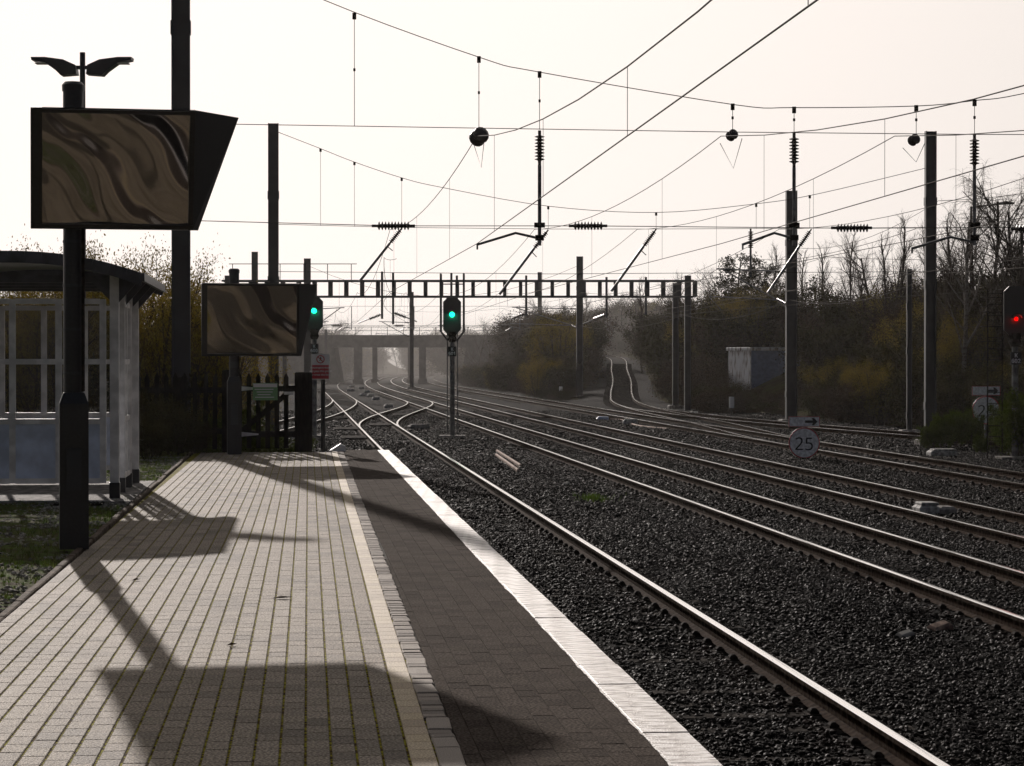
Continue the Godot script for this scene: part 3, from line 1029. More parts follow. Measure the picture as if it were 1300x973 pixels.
# ------------------------------------------------------------------ truss gantry
func build_gantry() -> void:
	var d := 132.0
	var xl := -15.5
	var xr := 9.6
	var t := thing("truss_gantry", "long dark truss gantry spanning every track on tall legs", "gantry", Vector3(0, RH, -d))
	var y1 := CH + 103.0 * d / F - RH
	var y0 := CH + 83.0 * d / F - RH
	for z in [-0.45, 0.45]:
		for y in [y0, y1]:
			var mb := MB.new()
			mb.bar(Vector3(xl - 0.3, y, z), Vector3(xr + 0.3, y, z), 0.08, 0.1)
			obj("top_chord" if y == y1 else "bottom_chord", mb, M.mast_steel, t)
	var vm := MB.new()
	vm.box(Vector3(0, (y0 + y1) * 0.5, -0.45), Vector3(0.19, y1 - y0, 0.02))
	vm.box(Vector3(0, (y0 + y1) * 0.5, 0.45), Vector3(0.19, y1 - y0, 0.02))
	vm.box(Vector3(0, y0, 0), Vector3(0.1, 0.05, 0.9))
	vm.box(Vector3(0, y1, 0), Vector3(0.1, 0.05, 0.9))
	var vmm := vm.mesh(M.mast_steel)
	for i in 30:
		inst("batten_plate", vmm, Transform3D(Basis.IDENTITY, Vector3(xl + 0.4 + i * 0.865, 0, 0)), t)
	for x in [xl, xr]:
		var mb := MB.new()
		mb.box(Vector3(x, (y1 + 0.3) * 0.5 - 0.3, 0), Vector3(0.30, y1 + 0.9, 0.04))
		for s in [-1.0, 1.0]:
			mb.box(Vector3(x + s * 0.16, (y1 + 0.3) * 0.5 - 0.3, 0), Vector3(0.024, y1 + 0.9, 0.3))
		obj("leg", mb, M.mast_steel, t)
	# drop tubes that hold the wires
	for p in [[485.0, 345.0, 405.0], [499.0, 346.0, 412.0], [573.0, 347.0, 385.0], [580.0, 350.0, 386.0], [668.0, 350.0, 402.0], [770.0, 352.0, 404.0], [820.0, 352.0, 400.0]]:
		var a := at(p[0], p[1], d) - t.position
		var b := at(p[0], p[2], d) - t.position
		var mb := MB.new()
		mb.bar(a, b, 0.12, 0.12)
		obj("drop_post", mb, M.mast_steel, t)
	for p in [[485.0, 399.0, -1.0], [499.0, 397.0, 1.0], [668.0, 398.0, -1.0], [770.0, 400.0, -1.0]]:
		var a := at(p[0], p[1], d) - t.position
		var q := a + Vector3(p[2] * 0.75, -0.28, 0)
		insulator(a, q, 0.1, t, 0.08)
		tubes("steady_arm", [q, q + Vector3(p[2] * 0.55, -0.22, 0)], 0.03, M.mast_steel, t)
	# a walkway ladder section and its lattice by the left leg
	var mb3 := MB.new()
	mb3.bar(Vector3(xl, y1 + 0.95, -0.4), Vector3(xl + 7.0, y1 + 0.95, -0.4), 0.04, 0.04)
	for i in 6:
		mb3.bar(Vector3(xl + 1.3 * i + 0.2, y1, -0.4), Vector3(xl + 1.3 * i + 0.2, y1 + 0.95, -0.4), 0.04, 0.04)
	obj("walkway_rail", mb3, M.mast_steel, t)
	for p in [[355.0, 377.0, 318.0], [352.0, 392.0, 316.0]]:
		pass

# ------------------------------------------------------------------ headspans
func cable_pts(list: Array, d: float) -> Array:
	var out := []
	for p in list:
		out.append(at(p[0], p[1], d))
	return out

func smooth(pts: Array, n := 5) -> Array:
	var out := []
	for i in pts.size() - 1:
		var a: Vector3 = pts[maxi(i - 1, 0)]
		var b: Vector3 = pts[i]
		var c: Vector3 = pts[i + 1]
		var e: Vector3 = pts[mini(i + 2, pts.size() - 1)]
		for k in n:
			out.append(b.cubic_interpolate(c, a, e, k / float(n)))
	out.append(pts[-1])
	return out

func bell(p: Vector3, r: float, parent: Node) -> void:
	# a stout disc insulator hanging in line with the wire
	for s in [-0.55, 0.55]:
		var mb := MB.new()
		var axis := Vector3(-0.42, -0.28, -0.86).normalized()
		var x := along(p + axis * (s - 0.45) * r, p + axis * (s + 0.5) * r)
		mb.lathe([Vector2(0, 0), Vector2(r * 0.5, 0), Vector2(r * 0.95, r * 0.25), Vector2(r, r * 0.5), Vector2(r * 0.8, r * 0.8), Vector2(r * 0.3, r * 0.95), Vector2(0, r * 0.95)], x, 14)
		obj("disc_insulator", mb, M.insulator, parent)

func build_headspans() -> void:
	# the nearer span
	var d := 45.0
	var t := thing("headspan", "near headspan of slung wires with brown insulators and drop tubes", "headspan wires", Vector3.ZERO)
	tubes("span_cable", smooth(cable_pts([[234, -84], [410, 0], [608, 73], [685, 92], [930, 133], [1008, 137], [1163, 135], [1237, 128], [1300, 119], [1500, 72], [1752, -60]], d)), 0.009, M.wire_dark, t, 4)
	tubes("upper_cross_wire", cable_pts([[234, 157], [608, 163], [930, 168], [1237, 171], [1752, 172]], d), 0.008, M.wire_dark, t, 4)
	tubes("lower_cross_wire", cable_pts([[234, 280], [498, 287], [746, 287], [1080, 290], [1752, 287]], d), 0.008, M.wire_dark, t, 4)
	for p in [[608, 73, 163], [685, 92, 165], [930, 133, 167], [1008, 137, 168], [1163, 135, 170], [1237, 128, 171], [450, 18, 160]]:
		tubes("hanger", [at(p[0], p[1], d), at(p[0], p[2], d)], 0.006, M.wire_dark, t, 4)
		var mb := MB.new()
		mb.box(at(p[0], p[1] + 3.0, d), Vector3(0.07, 0.12, 0.05))
		mb.box(at(p[0], (p[1] + p[2]) * 0.5, d), Vector3(0.04, 0.05, 0.04))
		obj("clamp", mb, M.iron, t)
	# messenger suspension insulators
	bell(at(608, 174, d), 0.16, t)
	bell(at(929, 172, d), 0.1, t)
	bell(at(1160, 178, d), 0.1, t)
	for p in [[608.0, 176.0, 213.0, 7.0], [928.0, 176.0, 214.0, 14.0], [1160.0, 182.0, 206.0, 14.0]]:
		tubes("stay_wire", [at(p[0] - p[3], p[1] + 6.0, d), at(p[0] + 3.0, p[2], d), at(p[0] + p[3], p[1], d)], 0.007, M.wire_dark, t, 4)
	# drop tubes with registration arms
	for p in [[685.0, 165.0, 605.0, 311.0], [1008.0, 168.0, 942.0, 311.0], [1237.0, 170.0, 1157.0, 316.0]]:
		insulator(at(p[0], p[1] + 1, d), at(p[0], p[1] + 46, d), 0.095, t)
		tubes("drop_tube", [at(p[0], p[1] + 45, d), at(p[0], 312, d)], 0.034, M.galv, t, 8)
		tubes("registration_arm", [at(p[0], p[3] - 8, d), at(lerpf(p[0], p[2], 0.38), p[3] - 15, d), at(p[2], p[3], d)], 0.026, M.galv, t, 6)
		tubes("wire_clip", [at(p[2] + 1, p[3] - 1, d), at(p[2] + 1, p[3] + 6, d)], 0.018, M.galv, t, 5)
		var mb := MB.new()
		mb.box(at(p[0], 286, d), Vector3(0.2, 0.09, 0.1))
		mb.box(at(p[0], 302, d), Vector3(0.16, 0.1, 0.1))
		obj("clamp", mb, M.iron, t)
	for p in [[472, 527, 287], [722, 771, 287], [1055, 1107, 289.5], [1283, 1330, 291]]:
		insulator(at(p[0], p[2], d), at(p[1], p[2], d), 0.085, t)
	# the farther span
	d = 76.0
	t = thing("headspan", "far headspan of slung wires with slanting insulated tubes", "headspan wires", Vector3.ZERO)
	tubes("span_cable", smooth(cable_pts([[353, 168], [407, 189], [450, 206], [510, 226], [560, 238], [696, 262], [833, 270], [960, 259], [1040, 246], [1182, 212]], d)), 0.010, M.wire_dark, t, 4)
	tubes("upper_cross_wire", cable_pts([[353, 285], [510, 289], [696, 291], [833, 291], [1028, 290], [1176, 289]], d), 0.009, M.wire_dark, t, 4)
	tubes("lower_cross_wire", cable_pts([[353, 345], [700, 348], [1176, 345]], d), 0.009, M.wire_dark, t, 4)
	for p in [[407, 189, 287], [450, 206, 288], [510, 226, 289], [696, 262, 291], [833, 270, 291], [960, 259, 290], [1028, 248, 290]]:
		tubes("hanger", [at(p[0], p[1], d), at(p[0], p[2], d)], 0.006, M.wire_dark, t, 4)
		var mb := MB.new()
		mb.box(at(p[0], p[1] + 2.0, d), Vector3(0.07, 0.1, 0.05))
		obj("clamp", mb, M.iron, t)
	for p in [[510.0, 290.0, 456.0, 358.0], [696.0, 292.0, 634.0, 374.0], [833.0, 291.0, 776.0, 370.0], [1030.0, 291.0, 975.0, 372.0]]:
		var a := at(p[0], p[1], d)
		var b := at(p[2], p[3], d)
		insulator(a, a.lerp(b, 0.3), 0.085, t)
		tubes("slant_tube", [a.lerp(b, 0.28), b], 0.042, M.galv, t, 8)
		tubes("steady_arm", [a.lerp(b, 0.34), a.lerp(b, 0.42) + Vector3(0.28, 0, 0)], 0.015, M.galv, t, 5)
	insulator(at(953, 290, d), at(953, 318, d), 0.09, t)
	tubes("drop_tube", [at(953, 317, d), at(953, 352, d)], 0.035, M.galv, t, 6)

# ------------------------------------------------------------------ wires along the tracks
func build_overhead_wires() -> void:
	var sd := [-15.0, 45.0, 76.0, 132.0, 176.0, 236.0, 296.0]
	var sh := [6.67, 6.65, 6.62, 6.25, 6.3, 6.0, 4.28]
	var sag := [1.45, 0.42, 0.75, 0.6, 0.8, 0.5]
	var names := ["overhead wires hung above the track beside the platform", "overhead wires hung above the second track", "overhead wires hung above the third track", "overhead wires hung above the fourth track"]
	for i in 4:
		var t := thing("overhead_wire", names[i], "overhead wires", Vector3.ZERO)
		var mess := []
		var cont := []
		for k in sd.size() - 1:
			var st: float = (0.2 if k % 2 == 0 else -0.2)
			var steps := 14
			for j in steps:
				var f := j / float(steps)
				var d := lerpf(sd[k], sd[k + 1], f)
				var o: float = T_OFF[i] - st * (1.0 - 2.0 * f)
				mess.append(tp(o, d, RH + lerpf(sh[k], sh[k + 1], f) - sag[k] * 4.0 * f * (1.0 - f)))
				cont.append(tp(o, d, RH + 4.65 - 0.52 * smoothstep(236.0, 296.0, d)))
		mess.append(tp(T_OFF[i], 296.0, RH + 4.28))
		cont.append(tp(T_OFF[i], 296.0, RH + 4.12))
		tubes("contact_wire", cont, 0.0075, M.wire, t, 5)
		tubes("messenger_wire", mess, 0.0085, M.wire, t, 5)
		for k in range(1, mess.size() - 8):
			if (k % 2 == 1 and k < 14) or (k > 14 and k % 5 == 2):
				var a: Vector3 = mess[k]
				if a.y - cont[k].y > 0.12:
					tubes("dropper", [a, cont[k]], 0.004, M.wire_dark, t, 3)
	# the branch and the two crossovers are wired as well
	var extra := [["overhead wires hung above the climbing branch line", 30.0, 236.0, 0], ["overhead wires following the crossover beside the platform line", 76.0, 176.0, 1], ["overhead wires following the crossover to the branch line", 60.0, 150.0, 2]]
	for e in extra:
		var t := thing("overhead_wire", e[0], "overhead wires", Vector3.ZERO)
		var mess := []
		var cont := []
		var n := 40
		for j in n + 1:
			var f := j / float(n)
			var d := lerpf(e[1], e[2], f)
			var b := branch(d)
			var g := smoothstep(0.05, 0.95, f)
			var x: float = b.x if e[3] == 0 else (lerpf(T_OFF[0], T_OFF[1], g) + cx(d) if e[3] == 1 else lerpf(T_OFF[3] + cx(d), b.x, g))
			var y: float = RH + (b.y if e[3] == 0 else 0.0)
			var wave := absf(sin(PI * d / 46.0))
			cont.append(Vector3(x, y + 4.72, -d))
			mess.append(Vector3(x, y + 6.45 - 0.85 * wave, -d))
		tubes("contact_wire", cont, 0.0075, M.wire, t, 5)
		tubes("messenger_wire", mess, 0.0085, M.wire, t, 5)
		for k in range(2, n, 3):
			tubes("dropper", [mess[k], cont[k]], 0.004, M.wire_dark, t, 3)
	# feeder wires from mast to mast
	var lines := [["long feeder wire strung along the masts on the hut side", [Vector3(17.5, 6.6, 10.0), Vector3(16.35, 6.7, -45.0), Vector3(13.4, 6.6, -76.0), Vector3(12.15, 6.4, -103.0), Vector3(9.9, 5.6, -132.0), Vector3(5.2, 6.4, -175.0), Vector3(-9.6, 6.5, -236.0)]], ["earth wire running low past the gantry towards the hut mast", [Vector3(17.9, 4.4, 6.0), Vector3(13.3, 4.3, -76.0), Vector3(11.8, 4.2, -103.0), Vector3(9.4, 4.1, -132.0), Vector3(4.8, 4.2, -175.0)]]]
	for L in lines:
		var pts := []
		var a: Array = L[1]
		for k in a.size() - 1:
			for j in 10:
				var f := j / 10.0
				var p: Vector3 = a[k].lerp(a[k + 1], f)
				p.y -= 0.5 * 4.0 * f * (1.0 - f)
				pts.append(p)
		pts.append(a[-1])
		var mb := MB.new()
		mb.tube(pts, 0.009, 4)
		tag(obj("feeder_wire", mb, M.wire, null), L[0], "wire")

# a third, distant span beyond the gantry
func build_far_headspan() -> void:
	var d := 175.5
	var t := thing("headspan", "distant headspan of fine wires beyond the truss gantry", "headspan wires", Vector3.ZERO)
	var xa := -14.7
	var xb := 4.7
	var pts := []
	for k in 13:
		var f := k / 12.0
		pts.append(Vector3(lerpf(xa, xb, f), RH + 9.4 - 2.2 * 4.0 * f * (1.0 - f), -d))
	tubes("span_cable", pts, 0.012, M.wire_dark, t, 4)
	for h in [6.5, 5.1]:
		tubes("cross_wire", [Vector3(xa, RH + h, -d), Vector3(xb, RH + h, -d)], 0.011, M.wire_dark, t, 4)
	for k in 4:
		var x: float = T_OFF[k] + cx(d)
		var f := (x - xa) / (xb - xa)
		tubes("hanger", [Vector3(x, RH + 9.4 - 2.2 * 4.0 * f * (1.0 - f), -d), Vector3(x, RH + 6.5, -d)], 0.008, M.wire_dark, t, 4)
		insulator(Vector3(x - 0.6, RH + 5.1, -d), Vector3(x + 0.2, RH + 5.1, -d), 0.09, t)
		tubes("drop_tube", [Vector3(x + 0.9, RH + 6.5, -d), Vector3(x + 0.9, RH + 4.8, -d)], 0.03, M.galv, t, 5)
		tubes("registration_arm", [Vector3(x + 0.9, RH + 4.9, -d), Vector3(x + 0.3, RH + 5.0, -d), Vector3(x - 0.15, RH + 4.7, -d)], 0.025, M.galv, t, 5)

# ------------------------------------------------------------------ platform shelter
func build_shelter() -> void:
	var t := thing("platform_shelter", "glazed waiting shelter with curved dark roof and blue lower panels", "shelter", pf(-2.02, 27.4), YAW)
	# local: -x away from the track, -z along the platform
	var px := [0.0, 0.0, 0.0, 0.0, -2.2, -2.2, -2.2]
	var pz := [0.0, -1.15, -2.3, -3.4, 0.0, -1.7, -3.4]
	for i in 7:
		var w := 0.1 if i in [0, 3, 4, 6] else 0.07
		var mb := MB.new()
		mb.box(Vector3(px[i], 1.35, pz[i]), Vector3(w, 2.34, w))
		var po := obj("post", mb, M.frame_grey, t)
		mb = MB.new()
		mb.box(Vector3(px[i], 0.09, pz[i]), Vector3(w * 1.15, 0.18, w * 1.15))
		obj("post_foot", mb, M.black_paint, po)
	# walls: end walls and long walls as frames with panes and panels
	var mull := [-0.13, -0.62, -1.13, -1.65, -2.12]
	var ys := [0.20, 0.866, 1.535, 2.21]
	for z in [0.0, -3.4]:
		wall_frame(t, mull, ys, Transform3D(Basis.IDENTITY, Vector3(0, 0, z)))
	wall_frame(t, [0.06, 0.88, 1.70, 2.52, 3.34], ys, Transform3D(Basis(Vector3.UP, PI / 2), Vector3(-2.2, 0, 0)))
	wall_frame(t, [1.2, 1.72, 2.25], ys, Transform3D(Basis(Vector3.UP, PI / 2), Vector3(0, 0, 0)), true)
	# roof: shallow barrel with a dark edge
	var arc := []
	for k in 17:
		var u := k / 16.0
		var x := lerpf(0.34, -2.6, u)
		arc.append(Vector2(x, 2.74 - 0.25 * pow(absf(x + 1.13) / 1.47, 2.2)))
	var mb2 := MB.new()
	for k in 16:
		var a: Vector2 = arc[k]
		var b: Vector2 = arc[k + 1]
		mb2.quad(Vector3(a.x, a.y, 0.42), Vector3(b.x, b.y, 0.42), Vector3(b.x, b.y, -3.85), Vector3(a.x, a.y, -3.85))
		mb2.quad(Vector3(a.x, a.y - 0.03, 0.42), Vector3(a.x, a.y - 0.03, -3.85), Vector3(b.x, b.y - 0.03, -3.85), Vector3(b.x, b.y - 0.03, 0.42))
	var rf := obj("roof", mb2, M.roof_dark, t)
	for z in [0.42, -3.85]:
		mb2 = MB.new()
		for k in 16:
			var a: Vector2 = arc[k]
			var b: Vector2 = arc[k + 1]
			mb2.bar(Vector3(a.x, a.y - 0.05, z), Vector3(b.x, b.y - 0.05, z), 0.05, 0.13)
		obj("roof_edge", mb2, M.roof_dark, rf)
	for x in [0.34, -2.6]:
		mb2 = MB.new()
		mb2.box(Vector3(x, 2.47, -1.715), Vector3(0.04, 0.09, 4.3))
		obj("gutter", mb2, M.roof_dark, rf)
	# arched beams and brackets carry the roof
	for z in [0.0, -1.15, -2.3, -3.4]:
		mb2 = MB.new()
		mb2.bar(Vector3(0.0, 2.46, z), Vector3(-2.2, 2.46, z), 0.05, 0.08)
		obj("roof_beam", mb2, M.roof_dark, t)
		mb2 = MB.new()
		mb2.slab(PackedVector2Array([Vector2(0.05, 2.2), Vector2(0.3, 2.48), Vector2(0.05, 2.5)]), z - 0.02, z + 0.02, Transform3D.IDENTITY)
		mb2.slab(PackedVector2Array([Vector2(-0.05, 2.5), Vector2(-0.32, 2.5), Vector2(-0.05, 2.22)]), z - 0.02, z + 0.02, Transform3D.IDENTITY)
		obj("bracket", mb2, M.roof_dark, t)
	# perch seat along the back wall
	mb2 = MB.new()
	mb2.cbox(Vector3(-1.95, 0.62, -1.7), Vector3(0.28, 0.05, 2.8), 0.01)
	for z in [-0.5, -1.7, -2.9]:
		mb2.bar(Vector3(-1.95, 0.0, z), Vector3(-1.95, 0.6, z), 0.05, 0.05)
	obj("perch_seat", mb2, M.galv, t)
	# drain grille by the corner post
	var gr := thing("drain_grille", "slotted steel drain grille set by the shelter corner post", "grille", pf(-2.33, 26.4, 0.0), YAW)
	mb2 = MB.new()
	mb2.box(Vector3(0, 0.0, 0), Vector3(0.52, 0.02, 0.36))
	obj("frame", mb2, M.iron, gr)
	for k in 12:
		mb2 = MB.new()
		mb2.box(Vector3(-0.22 + 0.04 * k, 0.02, 0), Vector3(0.015, 0.02, 0.32))
		obj("bar", mb2, M.galv, gr)

func wall_frame(t: Node3D, xs: Array, ys: Array, x: Transform3D, all_glass := false) -> void:
	for m in xs:
		var mb := MB.new()
		mb.box(x * Vector3(m, (ys[0] + ys[-1]) * 0.5, 0), absv(x.basis * Vector3(0.07, ys[-1] - ys[0] + 0.05, 0.045)))
		obj("mullion", mb, M.frame_grey, t)
	for y in ys:
		for i in xs.size() - 1:
			var mb := MB.new()
			mb.box(x * Vector3((xs[i] + xs[i + 1]) * 0.5, y, 0), absv(x.basis * Vector3(absf(xs[i + 1] - xs[i]) - 0.07, 0.06, 0.05)))
			obj("transom", mb, M.frame_grey, t)
	for i in xs.size() - 1:
		for j in ys.size() - 1:
			var mb := MB.new()
			var low: bool = j == 0 and not all_glass
			mb.box(x * Vector3((xs[i] + xs[i + 1]) * 0.5, (ys[j] + ys[j + 1]) * 0.5, 0), absv(x.basis * Vector3(absf(xs[i + 1] - xs[i]) - 0.05, ys[j + 1] - ys[j] - 0.045, 0.02 if low else 0.008)))
			obj("panel" if low else "pane", mb, M.blue_panel if low else M.glass, t)

func absv(v: Vector3) -> Vector3:
	return v.abs()

# ------------------------------------------------------------------ driver mirrors on posts
func build_mirror(label: String, base: Vector3, w: float, h: float, y0: float, yaw: float, cheek: float, pole_x: float, thick_h: float, phase: float) -> void:
	var t := thing("mirror_sign", label, "platform mirror", base, yaw)
	# stepped post
	var mb := MB.new()
	mb.box(Vector3(0, thick_h * 0.5, 0), Vector3(0.235, thick_h, 0.235))
	mb.lathe([Vector2(0.1662, 0.0), Vector2(0.12, 0.09), Vector2(0, 0.09)], Transform3D(Basis(Vector3.UP, PI / 4), Vector3(0, thick_h, 0)), 4)
	obj("post_sleeve", mb, M.black_paint, t)
	mb = MB.new()
	mb.tube([Vector3(0, thick_h, -0.02), Vector3(0, y0 + h + 0.2, -0.02)], 0.084, 20)
	var po := obj("post", mb, M.black_paint, t)
	mb = MB.new()
	mb.lathe([Vector2(0.09, 0), Vector2(0.092, 0.05), Vector2(0.07, 0.075), Vector2(0, 0.08)], Transform3D(Basis.IDENTITY, Vector3(0, y0 + h + 0.18, -0.02)), 20)
	obj("post_cap", mb, M.black_paint, po)
	# cable conduit with straps and a small junction box
	tubes("conduit", [Vector3(0.075, thick_h + 0.1, 0.075), Vector3(0.075, y0 + 0.02, 0.075)], 0.014, M.iron, po, 6)
	for k in 4:
		var st := MB.new()
		st.lathe([Vector2(0.086, -0.012), Vector2(0.0875, 0.0), Vector2(0.086, 0.012)], Transform3D(Basis.IDENTITY, Vector3(0, lerpf(thick_h + 0.25, y0 - 0.1, k / 3.0), -0.02)), 20)
		obj("strap", st, M.mast_steel, po)
	var jb := MB.new()
	jb.cbox(Vector3(0, thick_h * 0.55, 0.125), Vector3(0.12, 0.34, 0.02), 0.006)
	obj("access_door", jb, M.mast_steel, t)
	# hooded housing: wedge, deeper at the top, with a splayed cheek on one side
	var xl := pole_x - w * 0.5
	var xr := pole_x + w * 0.5
	var zf := 0.42
	var zt := 0.13   # the foot of the mirror stands behind its head, so that it looks down
	var f0 := Vector3(xl, y0, zt)
	var f1 := Vector3(xr, y0, zt)
	var f2 := Vector3(xr, y0 + h, zf)
	var f3 := Vector3(xl, y0 + h, zf)
	var back := [Vector3(xl, y0, zt - 0.1), Vector3(xr + 0.05, y0, zt - 0.1), Vector3(xr + cheek, y0 + h, -0.12), Vector3(xl, y0 + h, -0.12)]
	mb = MB.new()
	mb.quad(back[0], back[3], back[2], back[1])
	mb.quad(f3, f2, back[2], back[3])
	mb.quad(f0, back[0], back[1], f1)
	mb.quad(f0, f3, back[3], back[0])
	mb.quad(f1, back[1], back[2], f2)
	obj("housing", mb, M.black_paint, t)
	# frame round the mirror
	var up := (f3 - f0).normalized()
	var nrm := Vector3.RIGHT.cross(up).normalized()
	mb = MB.new()
	var fw := 0.05
	for e in [[f0, f1, up * fw * 0.5], [f3, f2, -up * fw * 0.5]]:
		mb.bar(e[0] + e[2], e[1] + e[2], fw, 0.03, up)
	mb.bar(f0 + Vector3(0.045, 0, 0), f3 + Vector3(0.045, 0, 0), 0.03, 0.09, nrm.cross(up))
	mb.bar(f1 - Vector3(0.02, 0, 0), f2 - Vector3(0.02, 0, 0), 0.03, 0.04, nrm.cross(up))
	obj("mirror_frame", mb, M.black_paint, t)
	# the mirror sheet is thin plastic and gently buckled
	mb = MB.new()
	var nx := 60
	var ny := 44
	var grid := []
	var nor := []
	var W := w - 0.1
	var H := (f3 - f0).length() - 0.08
	var org := f0 + Vector3(0.07, 0, 0) + up * 0.04 - nrm * 0.012
	for j in ny + 1:
		for i in nx + 1:
			var u := i / float(nx)
			var q := j / float(ny)
			var z := bump(u, q, phase)
			var e := 0.004
			var dzu := (bump(u + e, q, phase) - z) / (e * W)
			var dzv := (bump(u, q + e, phase) - z) / (e * H)
			grid.append(org + Vector3(u * W, 0, 0) + up * (q * H) + nrm * z)
			nor.append((nrm - Vector3.RIGHT * dzu - up * dzv).normalized())
	for j in ny:
		for i in nx:
			var a := j * (nx + 1) + i
			var b := a + 1
			var c := a + nx + 1
			var dd := c + 1
			mb.tris(grid[a], grid[c], grid[dd], nor[a], nor[c], nor[dd])
			mb.tris(grid[a], grid[dd], grid[b], nor[a], nor[dd], nor[b])
	obj("mirror_sheet", mb, M.mirror, t)

func bump(u: float, q: float, ph: float) -> float:
	var a := u * 0.85 + q * 0.62
	return 0.0085 * sin(TAU * (a * 2.05 + 0.13 * sin(TAU * (u * 0.5 - q * 0.9) + ph)) + ph) + 0.003 * sin(TAU * (u * 0.8 - q * 0.5) + ph * 1.7) + 0.0003 * sin(TAU * (u * 7.0 + q * 3.0))

func build_mirrors() -> void:
	build_mirror("large black hooded mirror on stepped post by the verge", Vector3(-3.6, 0.0, -19.85), 1.31, 0.955, 2.62, 0.2, 0.40, 0.31, 1.19, 0.6)
	build_mirror("smaller-looking black hooded mirror on post in front of gate", Vector3(-4.62, 0.0, -40.2), 1.60, 1.2, 1.63, 0.145, 0.33, 0.26, 1.2, 2.4)
	# twin lamp behind the shelter
	var t := thing("platform_lamp", "twin winged platform lamp on slim pole above the mirror", "lamp", Vector3(-7.1, -0.1, -40.0))
	var mb := MB.new()
	mb.tube([Vector3(0, 0, 0), Vector3(0, 6.75, 0)], 0.055, 10, 0.045)
	obj("pole", mb, M.black_paint, t)
	for s in [-1.0, 1.0]:
		mb = MB.new()
		var poly := PackedVector2Array([Vector2(0.08, 6.38), Vector2(0.10, 6.53), Vector2(0.3, 6.62), Vector2(0.6, 6.66), Vector2(0.83, 6.66), Vector2(0.82, 6.61), Vector2(0.6, 6.57), Vector2(0.42, 6.44), Vector2(0.34, 6.36)])
		if s < 0.0:
			var pm := PackedVector2Array()
			for k in range(poly.size() - 1, -1, -1):
				pm.append(Vector2(-poly[k].x, poly[k].y))
			poly = pm
		mb.slab(poly, -0.14, 0.14, Transform3D.IDENTITY)
		var la := obj("lamp_head", mb, M.black_paint, t)
		mb = MB.new()
		mb.box(Vector3(s * 0.62, 6.565, 0), Vector3(0.3, 0.015, 0.2))
		obj("lens", mb, M.frame_grey, la)
	mb = MB.new()
	mb.bar(Vector3(-0.12, 6.5, 0), Vector3(0.12, 6.5, 0), 0.05, 0.06)
	obj("cross_bar", mb, M.black_paint, t)

# ------------------------------------------------------------------ fence and gate
func build_fence() -> void:
	var s := 41.5
	var y := 0.0
	var lx := func(px: float) -> float: return (px - 650.0) * 41.3 / F + 0.0896 * 41.3
	var t := thing("picket_fence", "dark timber picket fence running from the shrubs to the gate", "fence", pf(0, s), YAW)
	var x0: float = lx.call(176.0)
	var x1: float = lx.call(284.0)
	var pm := MB.new()
	pm.slab(PackedVector2Array([Vector2(-0.04, 0.06), Vector2(0.04, 0.06), Vector2(0.04, 1.27), Vector2(0, 1.35), Vector2(-0.04, 1.27)]), 0.0, 0.025, Transform3D.IDENTITY)
	var picket := pm.mesh(M.timber)
	var x := x0
	while x < x1:
		inst("picket", picket, Transform3D(Basis(Vector3.BACK, rng.randf_range(-0.015, 0.015)), Vector3(x, rng.randf_range(-0.015, 0.015), 0.03)), t)
		x += 0.163
	for yy in [0.35, 1.05]:
		var mb := MB.new()
		mb.bar(Vector3(x0 - 0.1, yy, -0.02), Vector3(x1 + 0.05, yy, -0.02), 0.05, 0.1)
		obj("rail", mb, M.timber, t)
	for xx in [x0, (x0 + x1) * 0.5]:
		var mb := MB.new()
		mb.cbox(Vector3(xx, 0.62, -0.1), Vector3(0.1, 1.3, 0.1), 0.01)
		obj("post", mb, M.timber, t)
	# gate
	var g0: float = lx.call(300.0)
	var g1: float = lx.call(374.0)
	t = thing("timber_gate", "dark timber picket gate with pale strap hinges and diagonal brace", "gate", pf(0, s), YAW)
	x = g0 + 0.06
	while x < g1 - 0.02:
		inst("picket", picket, Transform3D(Basis.IDENTITY, Vector3(x, 0, 0.03)), t)
		x += 0.158
	for yy in [0.3, 1.08]:
		var mb := MB.new()
		mb.bar(Vector3(g0, yy, -0.01), Vector3(g1, yy, -0.01), 0.05, 0.1)
		obj("rail", mb, M.timber, t)
	var mb2 := MB.new()
	mb2.bar(Vector3(g0 + 0.05, 0.32, -0.005), Vector3(g1 - 0.05, 1.06, -0.005), 0.045, 0.09)
	obj("brace", mb2, M.timber, t)
	for yy in [0.3, 1.08]:
		var mb := MB.new()
		mb.slab(PackedVector2Array([Vector2(-0.13, -0.045), Vector2(-0.04, -0.045), Vector2(0.3, -0.012), Vector2(0.3, 0.012), Vector2(-0.04, 0.045), Vector2(-0.13, 0.045)]), 0.058, 0.066, Transform3D(Basis.IDENTITY, Vector3(g0 + 0.08, yy, 0)))
		obj("strap_hinge", mb, M.frame_grey, t)
	mb2 = MB.new()
	mb2.box(Vector3(g1 - 0.1, 1.0, 0.07), Vector3(0.16, 0.05, 0.02))
	obj("latch", mb2, M.frame_grey, t)
	for e in [[291.0, 0.24, 1.4, "stout dark timber post on the hinge side of the gate"], [385.0, 0.3, 1.36, "wide dark timber post at the latch side of the gate"]]:
		var mb := MB.new()
		mb.cbox(Vector3(0, e[2] * 0.5, 0), Vector3(e[1], e[2], 0.2), 0.02)
		var go := obj("gate_post", mb, M.timber, null)
		go.position = pf(lx.call(e[0]), s)
		go.rotation.y = YAW
		tag(go, e[3], "post")

